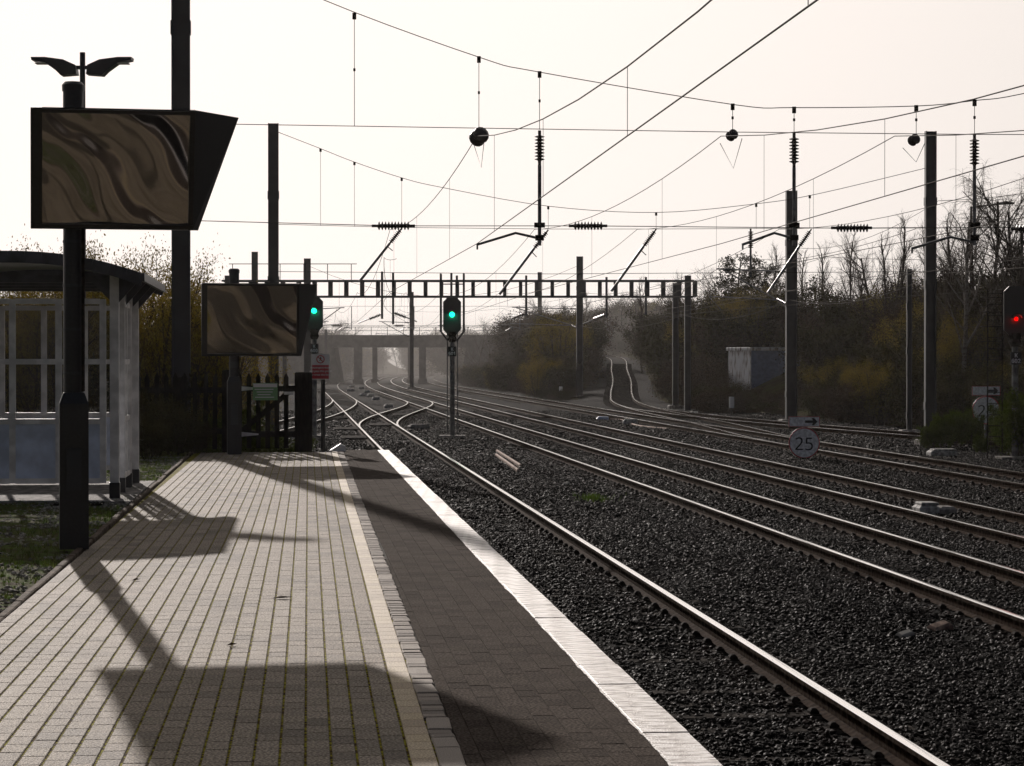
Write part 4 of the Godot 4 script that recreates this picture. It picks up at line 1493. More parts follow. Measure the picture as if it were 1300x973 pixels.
func label_mesh(text: String, h: float, m: Material, x: Transform3D, parent: Node, bold := true) -> MeshInstance3D:
	var f := SystemFont.new()
	f.font_names = PackedStringArray(["Droid Sans"])
	f.font_weight = 700 if bold else 400
	var tm := TextMesh.new()
	tm.text = text
	tm.font = f
	tm.font_size = 64
	tm.pixel_size = h / 46.0
	tm.depth = 0.004
	tm.curve_step = 2.0
	var o := MeshInstance3D.new()
	o.mesh = tm
	o.material_override = m
	o.transform = x
	o.name = "lettering"
	parent.add_child(o, true)
	return o

func disc_poly(r: float, n := 40) -> PackedVector2Array:
	var p := PackedVector2Array()
	for k in n:
		p.append(Vector2(cos(TAU * k / n), sin(TAU * k / n)) * r)
	return p

func ring(mb: MB, r0: float, r1: float, z0: float, z1: float, x: Transform3D, n := 40) -> void:
	for k in n:
		var a := TAU * k / n
		var b := TAU * (k + 1) / n
		var p := Vector2(cos(a), sin(a))
		var q := Vector2(cos(b), sin(b))
		mb.quad(x * Vector3(p.x * r0, p.y * r0, z1), x * Vector3(p.x * r1, p.y * r1, z1), x * Vector3(q.x * r1, q.y * r1, z1), x * Vector3(q.x * r0, q.y * r0, z1))
		mb.quad(x * Vector3(p.x * r1, p.y * r1, z0), x * Vector3(q.x * r1, q.y * r1, z0), x * Vector3(q.x * r1, q.y * r1, z1), x * Vector3(p.x * r1, p.y * r1, z1))

func build_platform_signs() -> void:
	# warning sign beyond the gate
	var p := at(410.0, 576.0, 42.0)
	p.y = 0.0
	var t := thing("warning_sign", "white and red warning sign on a slim dark post past the gate", "warning sign", p)
	var mb := MB.new()
	mb.tube([Vector3(0, -0.4, 0), Vector3(0, 1.68, 0)], 0.038, 10)
	obj("post", mb, M.black_paint, t)
	mb = MB.new()
	mb.box(Vector3(-0.04, 1.45, 0.05), Vector3(0.31, 0.44, 0.012))
	obj("panel", mb, M.sign_white, t)
	mb = MB.new()
	mb.box(Vector3(-0.04, 1.36, 0.059), Vector3(0.29, 0.24, 0.004))
	obj("red_field", mb, M.sign_red, t)
	mb = MB.new()
	ring(mb, 0.056, 0.072, 0.056, 0.062, Transform3D(Basis.IDENTITY, Vector3(-0.04, 1.58, 0)), 28)
	mb.bar(Vector3(-0.085, 1.625, 0.0605), Vector3(0.005, 1.535, 0.0605), 0.003, 0.014, Vector3.BACK.cross(Vector3(1, -1, 0)))
	obj("prohibition_ring", mb, M.sign_red, t)
	mb = MB.new()
	mb.slab(disc_poly(0.010, 12), 0.056, 0.060, Transform3D(Basis.IDENTITY, Vector3(-0.036, 1.617, 0)))
	for e in [[0, 0.006, 0.0, -0.028, 0.016], [0, -0.026, -0.018, -0.05, 0.01], [0, -0.026, 0.016, -0.05, 0.01], [-0.022, -0.012, 0.0, 0.002, 0.008], [0.022, -0.014, 0.002, 0.0, 0.008]]:
		mb.bar(Vector3(-0.04 + e[0], 1.602 + e[1], 0.058), Vector3(-0.04 + e[2], 1.602 + e[3], 0.058), 0.004, e[4], Vector3(e[3] - e[1], -(e[2] - e[0]), 0))
	obj("walking_figure", mb, M.print_black, t)
	var lines := ["Passengers must", "not pass this point", "or cross the line"]
	for k in 3:
		label_mesh(lines[k], 0.03, M.sign_white, Transform3D(Basis.IDENTITY, Vector3(-0.04, 1.435 - 0.062 * k, 0.063)), t)
	# green notice on the gate
	p = at(336.5, 497.5, 41.1)
	t = thing("gate_notice", "pale green notice board fixed to the timber gate", "notice", p, YAW)
	mb = MB.new()
	mb.box(Vector3(0, 0, 0.0), Vector3(0.42, 0.29, 0.012))
	obj("panel", mb, M.sign_green, t)
	mb = MB.new()
	mb.box(Vector3(0, 0.105, 0.008), Vector3(0.40, 0.06, 0.004))
	obj("white_band", mb, M.sign_white, t)
	for k in 4:
		mb = MB.new()
		mb.box(Vector3(-0.02 + 0.01 * (k % 2), 0.04 - 0.045 * k, 0.008), Vector3(0.32 - 0.05 * (k % 3), 0.014, 0.003))
		obj("print_line", mb, M.sign_white, t)

# ------------------------------------------------------------------ colour light signals
func signal_lamp(parent: Node3D, p: Vector3, m: Material, colr: Color) -> void:
	var mb := MB.new()
	var lr := 0.055 if colr.r > 0.5 else 0.09
	mb.lathe([Vector2(0, 0.012), Vector2(lr * 0.55, 0.008), Vector2(lr, 0.0)], Transform3D(Basis(Vector3.RIGHT, PI / 2), p + Vector3(0, 0, 0.006)), 20)
	obj("signal_lens", mb, m, parent)
	var l := OmniLight3D.new()
	l.name = "signal_light"
	l.light_color = colr
	l.light_energy = 0.06 if colr.r > 0.5 else 0.25
	l.light_size = 0.09
	l.omni_range = 30.0
	l.omni_attenuation = 2.0
	l.shadow_enabled = true
	parent.add_child(l, true)
	l.position = p + Vector3(0, 0, 0.12)

func build_signal(label: String, base: Vector3, post_h: float, head_w: float, head_h: float, lens_y: float, red: bool, plate: String, cage: bool) -> void:
	var t := thing("colour_light_signal", label, "signal", base)
	var mb := MB.new()
	mb.tube([Vector3(0, -0.2, 0), Vector3(0, post_h, 0)], 0.085, 12)
	obj("post", mb, M.galv, t)
	mb = MB.new()
	mb.box(Vector3(0, 0.03, 0), Vector3(0.9, 0.12, 0.9))
	obj("base_plate", mb, M.concrete, t)
	mb = MB.new()
	mb.lathe([Vector2(0.1, 0), Vector2(0.17, 0.12), Vector2(0.13, 0.2), Vector2(0.2, 0.36), Vector2(0.0, 0.38)], Transform3D(Basis.IDENTITY, Vector3(0, post_h - 0.3, 0)), 12)
	obj("post_head", mb, M.iron, t)
	# backboard with rounded corners
	var w := head_w * 0.5
	var c := 0.14
	var poly := PackedVector2Array([Vector2(-w + c, 0), Vector2(w - c, 0), Vector2(w, c), Vector2(w, head_h - c), Vector2(w - c, head_h), Vector2(-w + c, head_h), Vector2(-w, head_h - c), Vector2(-w, c)])
	mb = MB.new()
	mb.slab(poly, -0.02, 0.02, Transform3D(Basis.IDENTITY, Vector3(0, post_h, 0.12)))
	var hd := obj("backboard", mb, M.black_paint, t)
	mb = MB.new()
	mb.cbox(Vector3(0, post_h + head_h * 0.5, -0.06), Vector3(0.34, head_h * 0.8, 0.3), 0.03)
	obj("lamp_case", mb, M.black_paint, hd)
	mb = MB.new()
	for k in 10:   # hood over the lens
		var a := PI * (0.05 + 0.9 * k / 10.0)
		var b := PI * (0.05 + 0.9 * (k + 1) / 10.0)
		var o := Vector3(0, post_h + lens_y, 0.14)
		mb.quad(o + Vector3(cos(a), sin(a), 0) * 0.125, o + Vector3(cos(b), sin(b), 0) * 0.125, o + Vector3(cos(b) * 0.11, sin(b) * 0.11, 0.28), o + Vector3(cos(a) * 0.11, sin(a) * 0.11, 0.28))
	obj("hood", mb, M.black_paint, hd)
	signal_lamp(t, Vector3(0, post_h + lens_y, 0.143), M.lamp_red if red else M.lamp_green, Color(1.0, 0.1, 0.05) if red else Color(0.15, 1.0, 0.75))
	# identity plate
	mb = MB.new()
	mb.box(Vector3(0, post_h - 0.62, 0.12), Vector3(0.3, 0.34, 0.012))
	var pl := obj("identity_plate", mb, M.black_paint, t)
	label_mesh("K", 0.11, M.sign_grey, Transform3D(Basis.IDENTITY, Vector3(0, post_h - 0.54, 0.131)), pl)
	label_mesh(plate, 0.11, M.sign_grey, Transform3D(Basis.IDENTITY, Vector3(0, post_h - 0.69, 0.131)), pl)
	# side frames of the maintenance cage
	if cage:
		for s in [-1.0, 1.0]:
			tubes("cage_bar", [Vector3(s * 0.14, post_h - 0.25, 0), Vector3(s * (w + 0.09), post_h + 0.08, 0), Vector3(s * (w + 0.09), post_h + head_h + 0.85, 0)], 0.032, M.mast_steel, t, 6)
			tubes("cage_bar", [Vector3(s * 0.14, post_h - 0.25, -0.5), Vector3(s * (w + 0.09), post_h + 0.08, -0.6), Vector3(s * (w + 0.09), post_h + head_h + 0.85, -0.6)], 0.032, M.mast_steel, t, 6)
		tubes("cage_rail", [Vector3(-w - 0.09, post_h + head_h + 0.5, -0.6), Vector3(w + 0.09, post_h + head_h + 0.5, -0.6)], 0.02, M.mast_steel, t, 5)
		tubes("ladder_stile", [Vector3(-0.18, 0, -0.5), Vector3(-0.18, post_h + 0.2, -0.25)], 0.02, M.mast_steel, t, 5)
		tubes("ladder_stile", [Vector3(0.18, 0, -0.5), Vector3(0.18, post_h + 0.2, -0.25)], 0.02, M.mast_steel, t, 5)

func build_signals() -> void:
	var d := 84.0
	var b := at(574.0, 551.0, d)
	b.y = -1.1
	build_signal("green lit signal on a post between the first two tracks", b, 3.62, 0.62, 1.24, 0.66, false, "601", true)
	b = at(399.0, 551.0, d)
	b.y = -1.1
	build_signal("green lit signal half hidden by the smaller mirror", b, 3.72, 0.62, 1.16, 0.69, false, "600", false)
	d = 65.0
	b = at(1289.0, 580.0, d)
	b.y = -1.1
	build_signal("red lit signal rising out of the leafy bush", b, 3.35, 0.66, 1.32, 0.44, true, "602", false)
	# ladder and hoop cage beside the red signal
	var t := thing("signal_ladder", "thin black access ladder and hoops beside the red signal", "ladder", b + Vector3(-0.25, 0, -0.7))
	for s in [-0.35, 0.05]:
		tubes("stile", [Vector3(s, 0, 0), Vector3(s, 4.6, 0)], 0.02, M.iron, t, 6)
	for k in 15:
		tubes("rung", [Vector3(-0.35, 0.3 + k * 0.3, 0), Vector3(0.05, 0.3 + k * 0.3, 0)], 0.013, M.iron, t, 5)
	for k in 4:
		tubes("hoop", [Vector3(-0.35, 3.2 + 0.4 * k, 0), Vector3(-0.5, 3.2 + 0.4 * k, -0.3), Vector3(-0.2, 3.2 + 0.4 * k, -0.6), Vector3(0.12, 3.2 + 0.4 * k, -0.3), Vector3(0.05, 3.2 + 0.4 * k, 0)], 0.012, M.iron, t, 5)

# ------------------------------------------------------------------ speed signs
func speed_sign(label: String, base: Vector3, r: float, cy: float, arrow: bool) -> void:
	var t := thing("speed_sign", label, "speed sign", base)
	var x := Transform3D(Basis.IDENTITY, Vector3(0, cy, 0.05))
	var mb := MB.new()
	var top := cy + r + (0.3 if arrow else 0.0)
	mb.box(Vector3(0, top * 0.5 - 0.1, 0), Vector3(0.08, top + 0.2, 0.06))
	obj("post", mb, M.galv, t)
	mb = MB.new()
	mb.slab(disc_poly(r * 0.985), -0.006, 0.006, x)
	obj("disc", mb, M.sign_grey, t)
	mb = MB.new()
	ring(mb, r * 0.93, r, -0.006, 0.0085, x)
	obj("red_rim", mb, M.sign_red, t)
	label_mesh("25", r * 0.82, M.print_black, Transform3D(Basis.IDENTITY, Vector3(0, cy - r * 0.06, 0.059)), t, false)
	if arrow:
		var w := r * 2.0
		var h := r * 0.66
		var cyy := cy + r + h * 0.5 + 0.02
		mb = MB.new()
		mb.box(Vector3(0, cyy, 0.05), Vector3(w, h, 0.012))
		obj("arrow_board", mb, M.sign_grey, t)
		mb = MB.new()
		mb.box(Vector3(0, cyy + h * 0.48, 0.058), Vector3(w, h * 0.05, 0.004))
		mb.box(Vector3(0, cyy - h * 0.48, 0.058), Vector3(w, h * 0.05, 0.004))
		mb.box(Vector3(-w * 0.49, cyy, 0.0579), Vector3(w * 0.02, h * 0.9, 0.004))
		mb.box(Vector3(w * 0.49, cyy, 0.0579), Vector3(w * 0.02, h * 0.9, 0.004))
		obj("board_rim", mb, M.sign_red, t)
		mb = MB.new()
		mb.slab(PackedVector2Array([Vector2(0.02, -0.035), Vector2(0.23, -0.035), Vector2(0.2, -0.1), Vector2(0.26, -0.1), Vector2(0.36, 0), Vector2(0.26, 0.1), Vector2(0.2, 0.1), Vector2(0.23, 0.035), Vector2(0.02, 0.035)]), 0.0, 0.004, Transform3D(Basis.IDENTITY.scaled(Vector3(r / 0.42, r / 0.42, 1)), Vector3(0, cyy, 0.057)))
		obj("arrow", mb, M.print_black, t)

func build_speed_signs() -> void:
	var p := at(1021.0, 583.0, 65.5)
	p.y = -1.12
	speed_sign("round 25 speed sign with arrow board standing low between tracks", p, 0.42, 0.46, true)
	p = at(1252.0, 560.0, 77.0)
	p.y = -1.15
	speed_sign("round 25 speed sign with arrow board behind the leafy bush", p, 0.45, 1.15, true)
	p = at(722.0, 505.0, 178.0)
	p.y = -1.2
	speed_sign("distant round 25 speed sign where the branch begins to climb", p, 0.46, 1.75, false)

# ------------------------------------------------------------------ hut and cabinets
func build_hut() -> void:
	var p := at(953.0, 515.0, 146.0)
	p.y = -0.75
	var t := thing("equipment_hut", "flat-roofed pale blue equipment hut with stained white end wall", "hut", p, 0.5)
	var W := 3.7
	var D := 2.4
	var H := 3.0
	var mb := MB.new()
	mb.box(Vector3(0.02, H * 0.5, -D * 0.5), Vector3(0.06, H, D))
	obj("end_wall", mb, M.hut_white, t)
	mb = MB.new()
	mb.box(Vector3(W * 0.5 + 0.03, H * 0.5, -D * 0.5), Vector3(W - 0.04, H, D - 0.02))
	obj("body", mb, M.hut_blue, t)
	mb = MB.new()
	mb.cbox(Vector3(W * 0.5, H + 0.08, -D * 0.5), Vector3(W + 0.2, 0.2, D + 0.2), 0.02)
	obj("roof", mb, M.hut_white, t)
	mb = MB.new()
	mb.box(Vector3(2.5, 1.15, 0.01), Vector3(0.95, 2.1, 0.05))
	var dr := obj("door", mb, M.hut_blue, t)
	mb = MB.new()
	mb.box(Vector3(2.14, 1.1, 0.05), Vector3(0.05, 0.16, 0.05))
	obj("handle", mb, M.iron, dr)
	mb = MB.new()
	mb.box(Vector3(W * 0.5, 0.02, -D * 0.5), Vector3(W + 0.3, 0.24, D + 0.3))
	obj("plinth", mb, M.concrete, t)
	for k in 4:
		mb = MB.new()
		mb.box(Vector3(0.9 * k + 0.5, H * 0.5, 0.0), Vector3(0.05, H - 0.1, 0.03))
		obj("seam", mb, M.hut_blue, t)
	for e in [[918.0, 507.0, 150.0, 0.72, 1.05, "small grey cabinet standing left of the hut", 0.65], [1014.0, 512.0, 141.0, 1.15, 1.15, "low pale cabinet standing right of the hut behind bush", 0.45]]:
		var q := at(e[0], e[1], e[2])
		var c := thing("lineside_cabinet", e[5], "cabinet", Vector3(q.x, q.y - 0.2, q.z), 0.5)
		mb = MB.new()
		mb.cbox(Vector3(e[3] * 0.5, e[4] * 0.5 + 0.2, -0.3), Vector3(e[3], e[4], 0.6), 0.03)
		obj("case", mb, M.pale_box, c)
		mb = MB.new()
		mb.cbox(Vector3(e[3] * 0.5, e[4] + 0.25, -0.3), Vector3(e[3] + 0.1, 0.08, 0.7), 0.03)
		obj("lid", mb, M.pale_box, c)
		mb = MB.new()
		mb.box(Vector3(e[3] * 0.5, 0.1, -0.3), Vector3(e[3] + 0.06, 0.24, 0.66))
		obj("plinth", mb, M.concrete, c)
	# street lamp beyond the bank
	t = thing("street_lamp", "slim street lamp with a side arm beside the birch tree", "street lamp", at(1233.0, 430.0, 120.0))
	mb = MB.new()
	mb.tube([Vector3(0, -1.5, 0), Vector3(0, 6.55, 0)], 0.09, 8, 0.06)
	mb.tube([Vector3(0, 6.5, 0), Vector3(1.4, 6.68, 0)], 0.04, 6)
	obj("pole", mb, M.galv, t)
	mb = MB.new()
	mb.slab(PackedVector2Array([Vector2(1.35, 6.63), Vector2(2.1, 6.66), Vector2(2.15, 6.74), Vector2(1.7, 6.82), Vector2(1.35, 6.74)]), -0.14, 0.14, Transform3D.IDENTITY)
	obj("lamp_head", mb, M.galv, t)

# ------------------------------------------------------------------ small trackside things
func lump(called: String, label: String, category: String, px: float, py: float, size: Vector3, m: Material, yaw := 0.0, yoff := 0.0) -> Node3D:
	var d := F * (CH + 1.08) / (py - 460.0)
	var p := at(px, py, d)
	p.y = -1.13 + yoff
	var t := thing(called, label, category, p, yaw)
	var mb := MB.new()
	mb.cbox(Vector3(0, size.y * 0.5, 0), size, minf(size.y * 0.25, 0.05))
	obj("case", mb, m, t)
	mb = MB.new()
	mb.cbox(Vector3(size.x * 0.05, size.y + 0.02, 0), Vector3(size.x * 0.86, 0.05, size.z * 0.86), 0.015)
	obj("lid", mb, m, t)
	return t

func build_trackside() -> void:
	var b := lump("balise_box", "grey two-part balise box lying between the third track's rails", "trackside box", 1176.0, 652.0, Vector3(0.36, 0.2, 0.5), M.pale_box, 0.1)
	var mb := MB.new()
	mb.cbox(Vector3(0.32, 0.09, 0.06), Vector3(0.3, 0.17, 0.45), 0.05)
	obj("case", mb, M.concrete, b)
	lump("point_machine", "pale box at the trackside below the dark bush", "trackside box", 1196.0, 579.0, Vector3(0.75, 0.2, 0.5), M.pale_box, 0.1)
	lump("point_machine", "pale box beside a tan cable run between the tracks", "trackside box", 800.0, 538.5, Vector3(0.6, 0.22, 0.5), M.pale_box)
	lump("point_machine", "blue-grey cover at the far end of the tan cable run", "trackside box", 765.0, 533.0, Vector3(0.55, 0.14, 0.5), M.hut_blue)
	lump("point_machine", "small white box on the branch, near the paired posts", "trackside box", 881.0, 527.0, Vector3(0.4, 0.18, 0.5), M.pale_box)
	lump("point_machine", "small white box on the branch, nearest the hut", "trackside box", 904.0, 530.0, Vector3(0.5, 0.15, 0.5), M.pale_box)
	lump("point_machine", "pale point machine at the near toe of the crossover", "trackside box", 531.0, 545.0, Vector3(0.8, 0.2, 0.5), M.concrete, 0.3)
	for e in [[446, 492], [445, 497], [459, 494], [466, 499], [470, 504], [477, 508], [461, 503], [493, 518]]:
		lump("cable_box", "white lidded cable box in the scatter between two curving tracks", "trackside box", e[0], e[1], Vector3(0.5, 0.22, 0.5), M.pale_box, rng.randf()).set_meta("group", "white boxes between the curving tracks")
	for e in [[929.0, 527.0, "short white marker post in front of the hut bush"], [712.0, 507.0, "short white marker post on the bank by the branch mast"]]:
		var d: float = F * (CH + 1.1) / (e[1] - 460.0)
		var p := at(e[0], e[1], d)
		p.y = -1.2
		var t := thing("marker_post", e[2], "marker post", p)
		mb = MB.new()
		mb.box(Vector3(0, 0.35, 0), Vector3(0.1, 0.7, 0.1))
		obj("post", mb, M.iron, t)
		mb = MB.new()
		mb.cbox(Vector3(0, 0.72, 0), Vector3(0.24, 0.55, 0.16), 0.02)
		obj("head", mb, M.sign_white, t)
	# pair of spare rods on the ballast
	for e in [[631.0, 573.0, 661.0, 592.0, "pale spare rail rod lying on ballast, the one further from the platform"], [630.0, 578.0, 658.0, 598.0, "pale spare rail rod lying on ballast, the one closer to the platform"]]:
		var d0: float = F * (CH + 1.05) / (e[1] - 460.0)
		var d1: float = F * (CH + 1.05) / (e[3] - 460.0)
		mb = MB.new()
		mb.cbox(Vector3.ZERO, Vector3(0.07, 0.09, at(e[0], e[1], d0).distance_to(at(e[2], e[3], d1))), 0.02)
		var ro := obj("spare_rod", mb, M.orange_rod, null)
		var m0 := (at(e[0], e[1], d0) + at(e[2], e[3], d1)) * 0.5
		var dv := at(e[0], e[1], d0) - at(e[2], e[3], d1)
		ro.position = Vector3(m0.x, -1.05, m0.z)
		ro.rotation.y = atan2(dv.x, dv.z)
		tag(ro, e[4], "rod")
	# tan cable run and dark trough
	var pts := []
	for e in [[775.0, 533.0], [790.0, 534.0], [806.0, 540.0], [826.0, 543.0], [848.0, 545.0]]:
		var d: float = F * (CH + 1.08) / (e[1] - 460.0)
		pts.append(at(e[0], e[1], d))
	mb = MB.new()
	mb.tube(smooth(pts), 0.05, 6)
	tag(obj("cable_run", mb, M.orange_rod, null), "tan cable run snaking over the ballast between two pale boxes", "cable")
	# timber walking boards at the crossing
	for e in [[434.0, 531.0], [440.0, 545.0], [452.0, 556.0], [476.0, 530.0], [484.0, 540.0], [512.0, 527.0]]:
		var d: float = F * (CH + 1.05) / (e[1] - 460.0)
		var p := at(e[0], e[1], d)
		p.y = -1.10
		mb = MB.new()
		mb.cbox(Vector3(0, 0.05, 0), Vector3(1.0, 0.08, 2.6), 0.02)
		var o := obj("crossing_board", mb, M.sleeper, null)
		o.position = p
		o.rotation.y = YAW
		tag(o, "flat timber board laid between the rails at the crossover", "board", "crossing boards")
	# stray bricks and stones
	for e in [[1194.0, 797.0, 0.14, "broken brick lying on the ballast near the second track"], [1150.0, 806.0, 0.1, "pale stone lying on the ballast near the broken brick"], [719.0, 614.0, 0.09, "lone pale stone on the ballast beyond the weed"]]:
		var d: float = F * (CH + 1.06) / (e[1] - 460.0)
		mb = MB.new()
		var s: float = e[2]
		mb.cbox(Vector3(0, 0, 0), Vector3(s * 1.5, s * 0.7, s), s * 0.15, Basis.from_euler(Vector3(0.2, 0.5, 0.25)))
		var o := obj("stray_stone", mb, M.orange_rod if s > 0.12 else M.pebble, null)
		var p := at(e[0], e[1], d)
		o.position = Vector3(p.x, -1.07, p.z)
		tag(o, e[3], "stone")
	# weed in the ballast
	mb = MB.new()
	for k in 320:
		var a := rng.randf() * TAU
		var r := absf(rng.randfn(0.0, 0.28))
		var o := Vector3(cos(a) * r * 0.9, 0, sin(a) * r * 1.6)
		var u := Vector3(rng.randf_range(-0.6, 0.6), 1.0, rng.randf_range(-0.6, 0.6)) * rng.randf_range(0.04, 0.14)
		var w := Vector3(sin(a), 0, cos(a)) * 0.014
		var t := rng.randf_range(0.7, 1.6)
		mb.col = Color(t * 1.2, t, t * 0.6)
		mb.tri(o - w, o + w, o + u)
	var wd := obj("weed", mb, M.grass, null)
	var dw := F * (CH + 1.08) / (634.0 - 460.0)
	wd.position = Vector3(at(752, 634, dw).x, -1.1, -dw)
	tag(wd, "green weed clump growing in the ballast between two tracks", "weed")
	# fallen leaves on the paving
	for e in [[358.0, 761.0, 0.07], [294.0, 821.0, 0.03], [172.0, 738.0, 0.03]]:
		var d: float = F * CH / (e[1] - 460.0)
		mb = MB.new()
		var s: float = e[2]
		mb.tri(Vector3(-s, 0.004, 0), Vector3(-s * 0.2, 0.018, -s * 0.6), Vector3(0, 0.006, 0.0))
		mb.tri(Vector3(-s * 0.2, 0.018, -s * 0.6), Vector3(s, 0.012, -s * 0.1), Vector3(0, 0.006, 0))
		mb.tri(Vector3(s, 0.012, -s * 0.1), Vector3(s * 0.2, 0.02, s * 0.6), Vector3(0, 0.006, 0))
		mb.tri(Vector3(s * 0.2, 0.02, s * 0.6), Vector3(-s, 0.004, 0), Vector3(0, 0.006, 0))
		var o := obj("fallen_leaf", mb, M.litter, null)
		o.position = Vector3(at(e[0], e[1], d).x, 0.0, -d)
		tag(o, "curled brown leaf lying on the paving", "leaf", "fallen leaves on the platform")

# ------------------------------------------------------------------ trees and shrubs
var protos := {}

func grow(wood: MB, twigs: MB, tips: Array, p: Vector3, dirn: Vector3, L: float, r: float, level: int, q: Dictionary, rg: RandomNumberGenerator) -> void:
	var last: int = q.levels
	var segs := 5 if level == 0 else (3 if level < last else 2)
	var pts := [p]
	var v := dirn
	var cur := p
	for i in segs:
		v = (v + Vector3(rg.randf_range(-1, 1), rg.randf_range(-0.6, 1) if level < last else rg.randf_range(-1, 1), rg.randf_range(-1, 1)) * (0.10 if level == 0 else 0.2) + Vector3(0, q.lift[mini(level, 3)], 0)).normalized()
		cur += v * (L / segs)
		pts.append(cur)
	var mb := wood if level <= 1 else twigs
	mb.tube(pts, r, [7, 5, 3, 3][mini(level, 3)], r * (0.45 if level < last else 0.25), false)
	if level >= last:
		tips.append(cur)
		tips.append(pts[1])
		return
	var kids: int = q.kids[level]
	for k in kids:
		var f: float = lerpf(q.first[mini(level, 2)], 1.0, (k + rg.randf() * 0.8) / kids)
		var at_ := f * segs
		var i0 := mini(int(at_), segs - 1)
		var o: Vector3 = pts[i0].lerp(pts[i0 + 1], at_ - i0)
		var ax: Vector3 = (pts[i0 + 1] - pts[i0]).normalized()
		var side := ax.cross(Vector3(rg.randf_range(-1, 1), rg.randf_range(-1, 1), rg.randf_range(-1, 1))).normalized()
		var a: float = q.angle[mini(level, 2)] * rg.randf_range(0.7, 1.3)
		var nd := (ax * cos(a) + side * sin(a)).normalized()
		grow(wood, twigs, tips, o, nd, L * q.ratio[mini(level, 2)] * rg.randf_range(0.65, 1.15) * (1.0 - 0.45 * f if level == 0 else 1.0), r * lerpf(0.5, 0.3, f), level + 1, q, rg)

func leaves_at(mb: MB, tips: Array, per: int, spread: float, size: float, rg: RandomNumberGenerator, tint_lo: Color, tint_hi: Color) -> void:
	for tp_ in tips:
		for k in per:
			var o: Vector3 = tp_ + Vector3(rg.randfn(), rg.randfn(), rg.randfn()) * spread
			var s := size * rg.randf_range(0.6, 1.3)
			var a := Vector3(rg.randfn(), rg.randfn(), rg.randfn()).normalized()
			var b := a.cross(Vector3(rg.randfn(), rg.randfn(), rg.randfn())).normalized()
			mb.col = tint_lo.lerp(tint_hi, rg.randf())
			mb.quad(o - a * s, o + b * s * 0.45, o + a * s, o - b * s * 0.45)

func make_tree(sd: int, q: Dictionary) -> Node3D:
	var rg := RandomNumberGenerator.new()
	rg.seed = sd
	var wood := MB.new()
	var twigs := MB.new()
	var tips := []
	var stems: int = q.get("stems", 1)
	for s in stems:
		var a := TAU * s / stems + rg.randf() * 0.6
		var lean: Vector3 = Vector3(cos(a), 0, sin(a)) * (q.get("splay", 0.0) * rg.randf_range(0.4, 1.2))
		grow(wood, twigs, tips, Vector3(cos(a), 0, sin(a)) * (0.15 if stems > 1 else 0.0), (Vector3.UP + lean).normalized(), q.L * (rg.randf_range(0.7, 1.05) if stems > 1 else 1.0), q.r, 0, q, rg)
	var top := 0.1
	for v in wood.v:
		top = maxf(top, v.y)
	for v in twigs.v:
		top = maxf(top, v.y)
	var k := 1.0 / top   # every prototype is one unit tall
	var leaf := MB.new()
	if q.get("per", 0) > 0:
		leaves_at(leaf, tips, q.per, q.spread, q.size, rg, q.lo, q.hi)
	for m in [wood, twigs, leaf]:
		for i in m.v.size():
			m.v[i] = m.v[i] * k
	var n := Node3D.new()
	var o := MeshInstance3D.new()
	o.name = "trunk" if stems == 1 else "stems"
	o.mesh = wood.mesh(q.bark)
	n.add_child(o)
	if twigs.v.size() > 0:
		o = MeshInstance3D.new()
		o.name = "crown" if leaf.v.size() == 0 else "twigs"
		o.mesh = twigs.mesh(q.get("twig", M.twig))
		n.add_child(o)
	if leaf.v.size() > 0:
		o = MeshInstance3D.new()
		o.name = "crown" if stems == 1 else "foliage"
		o.mesh = leaf.mesh(q.leafm)
		n.add_child(o)
	return n

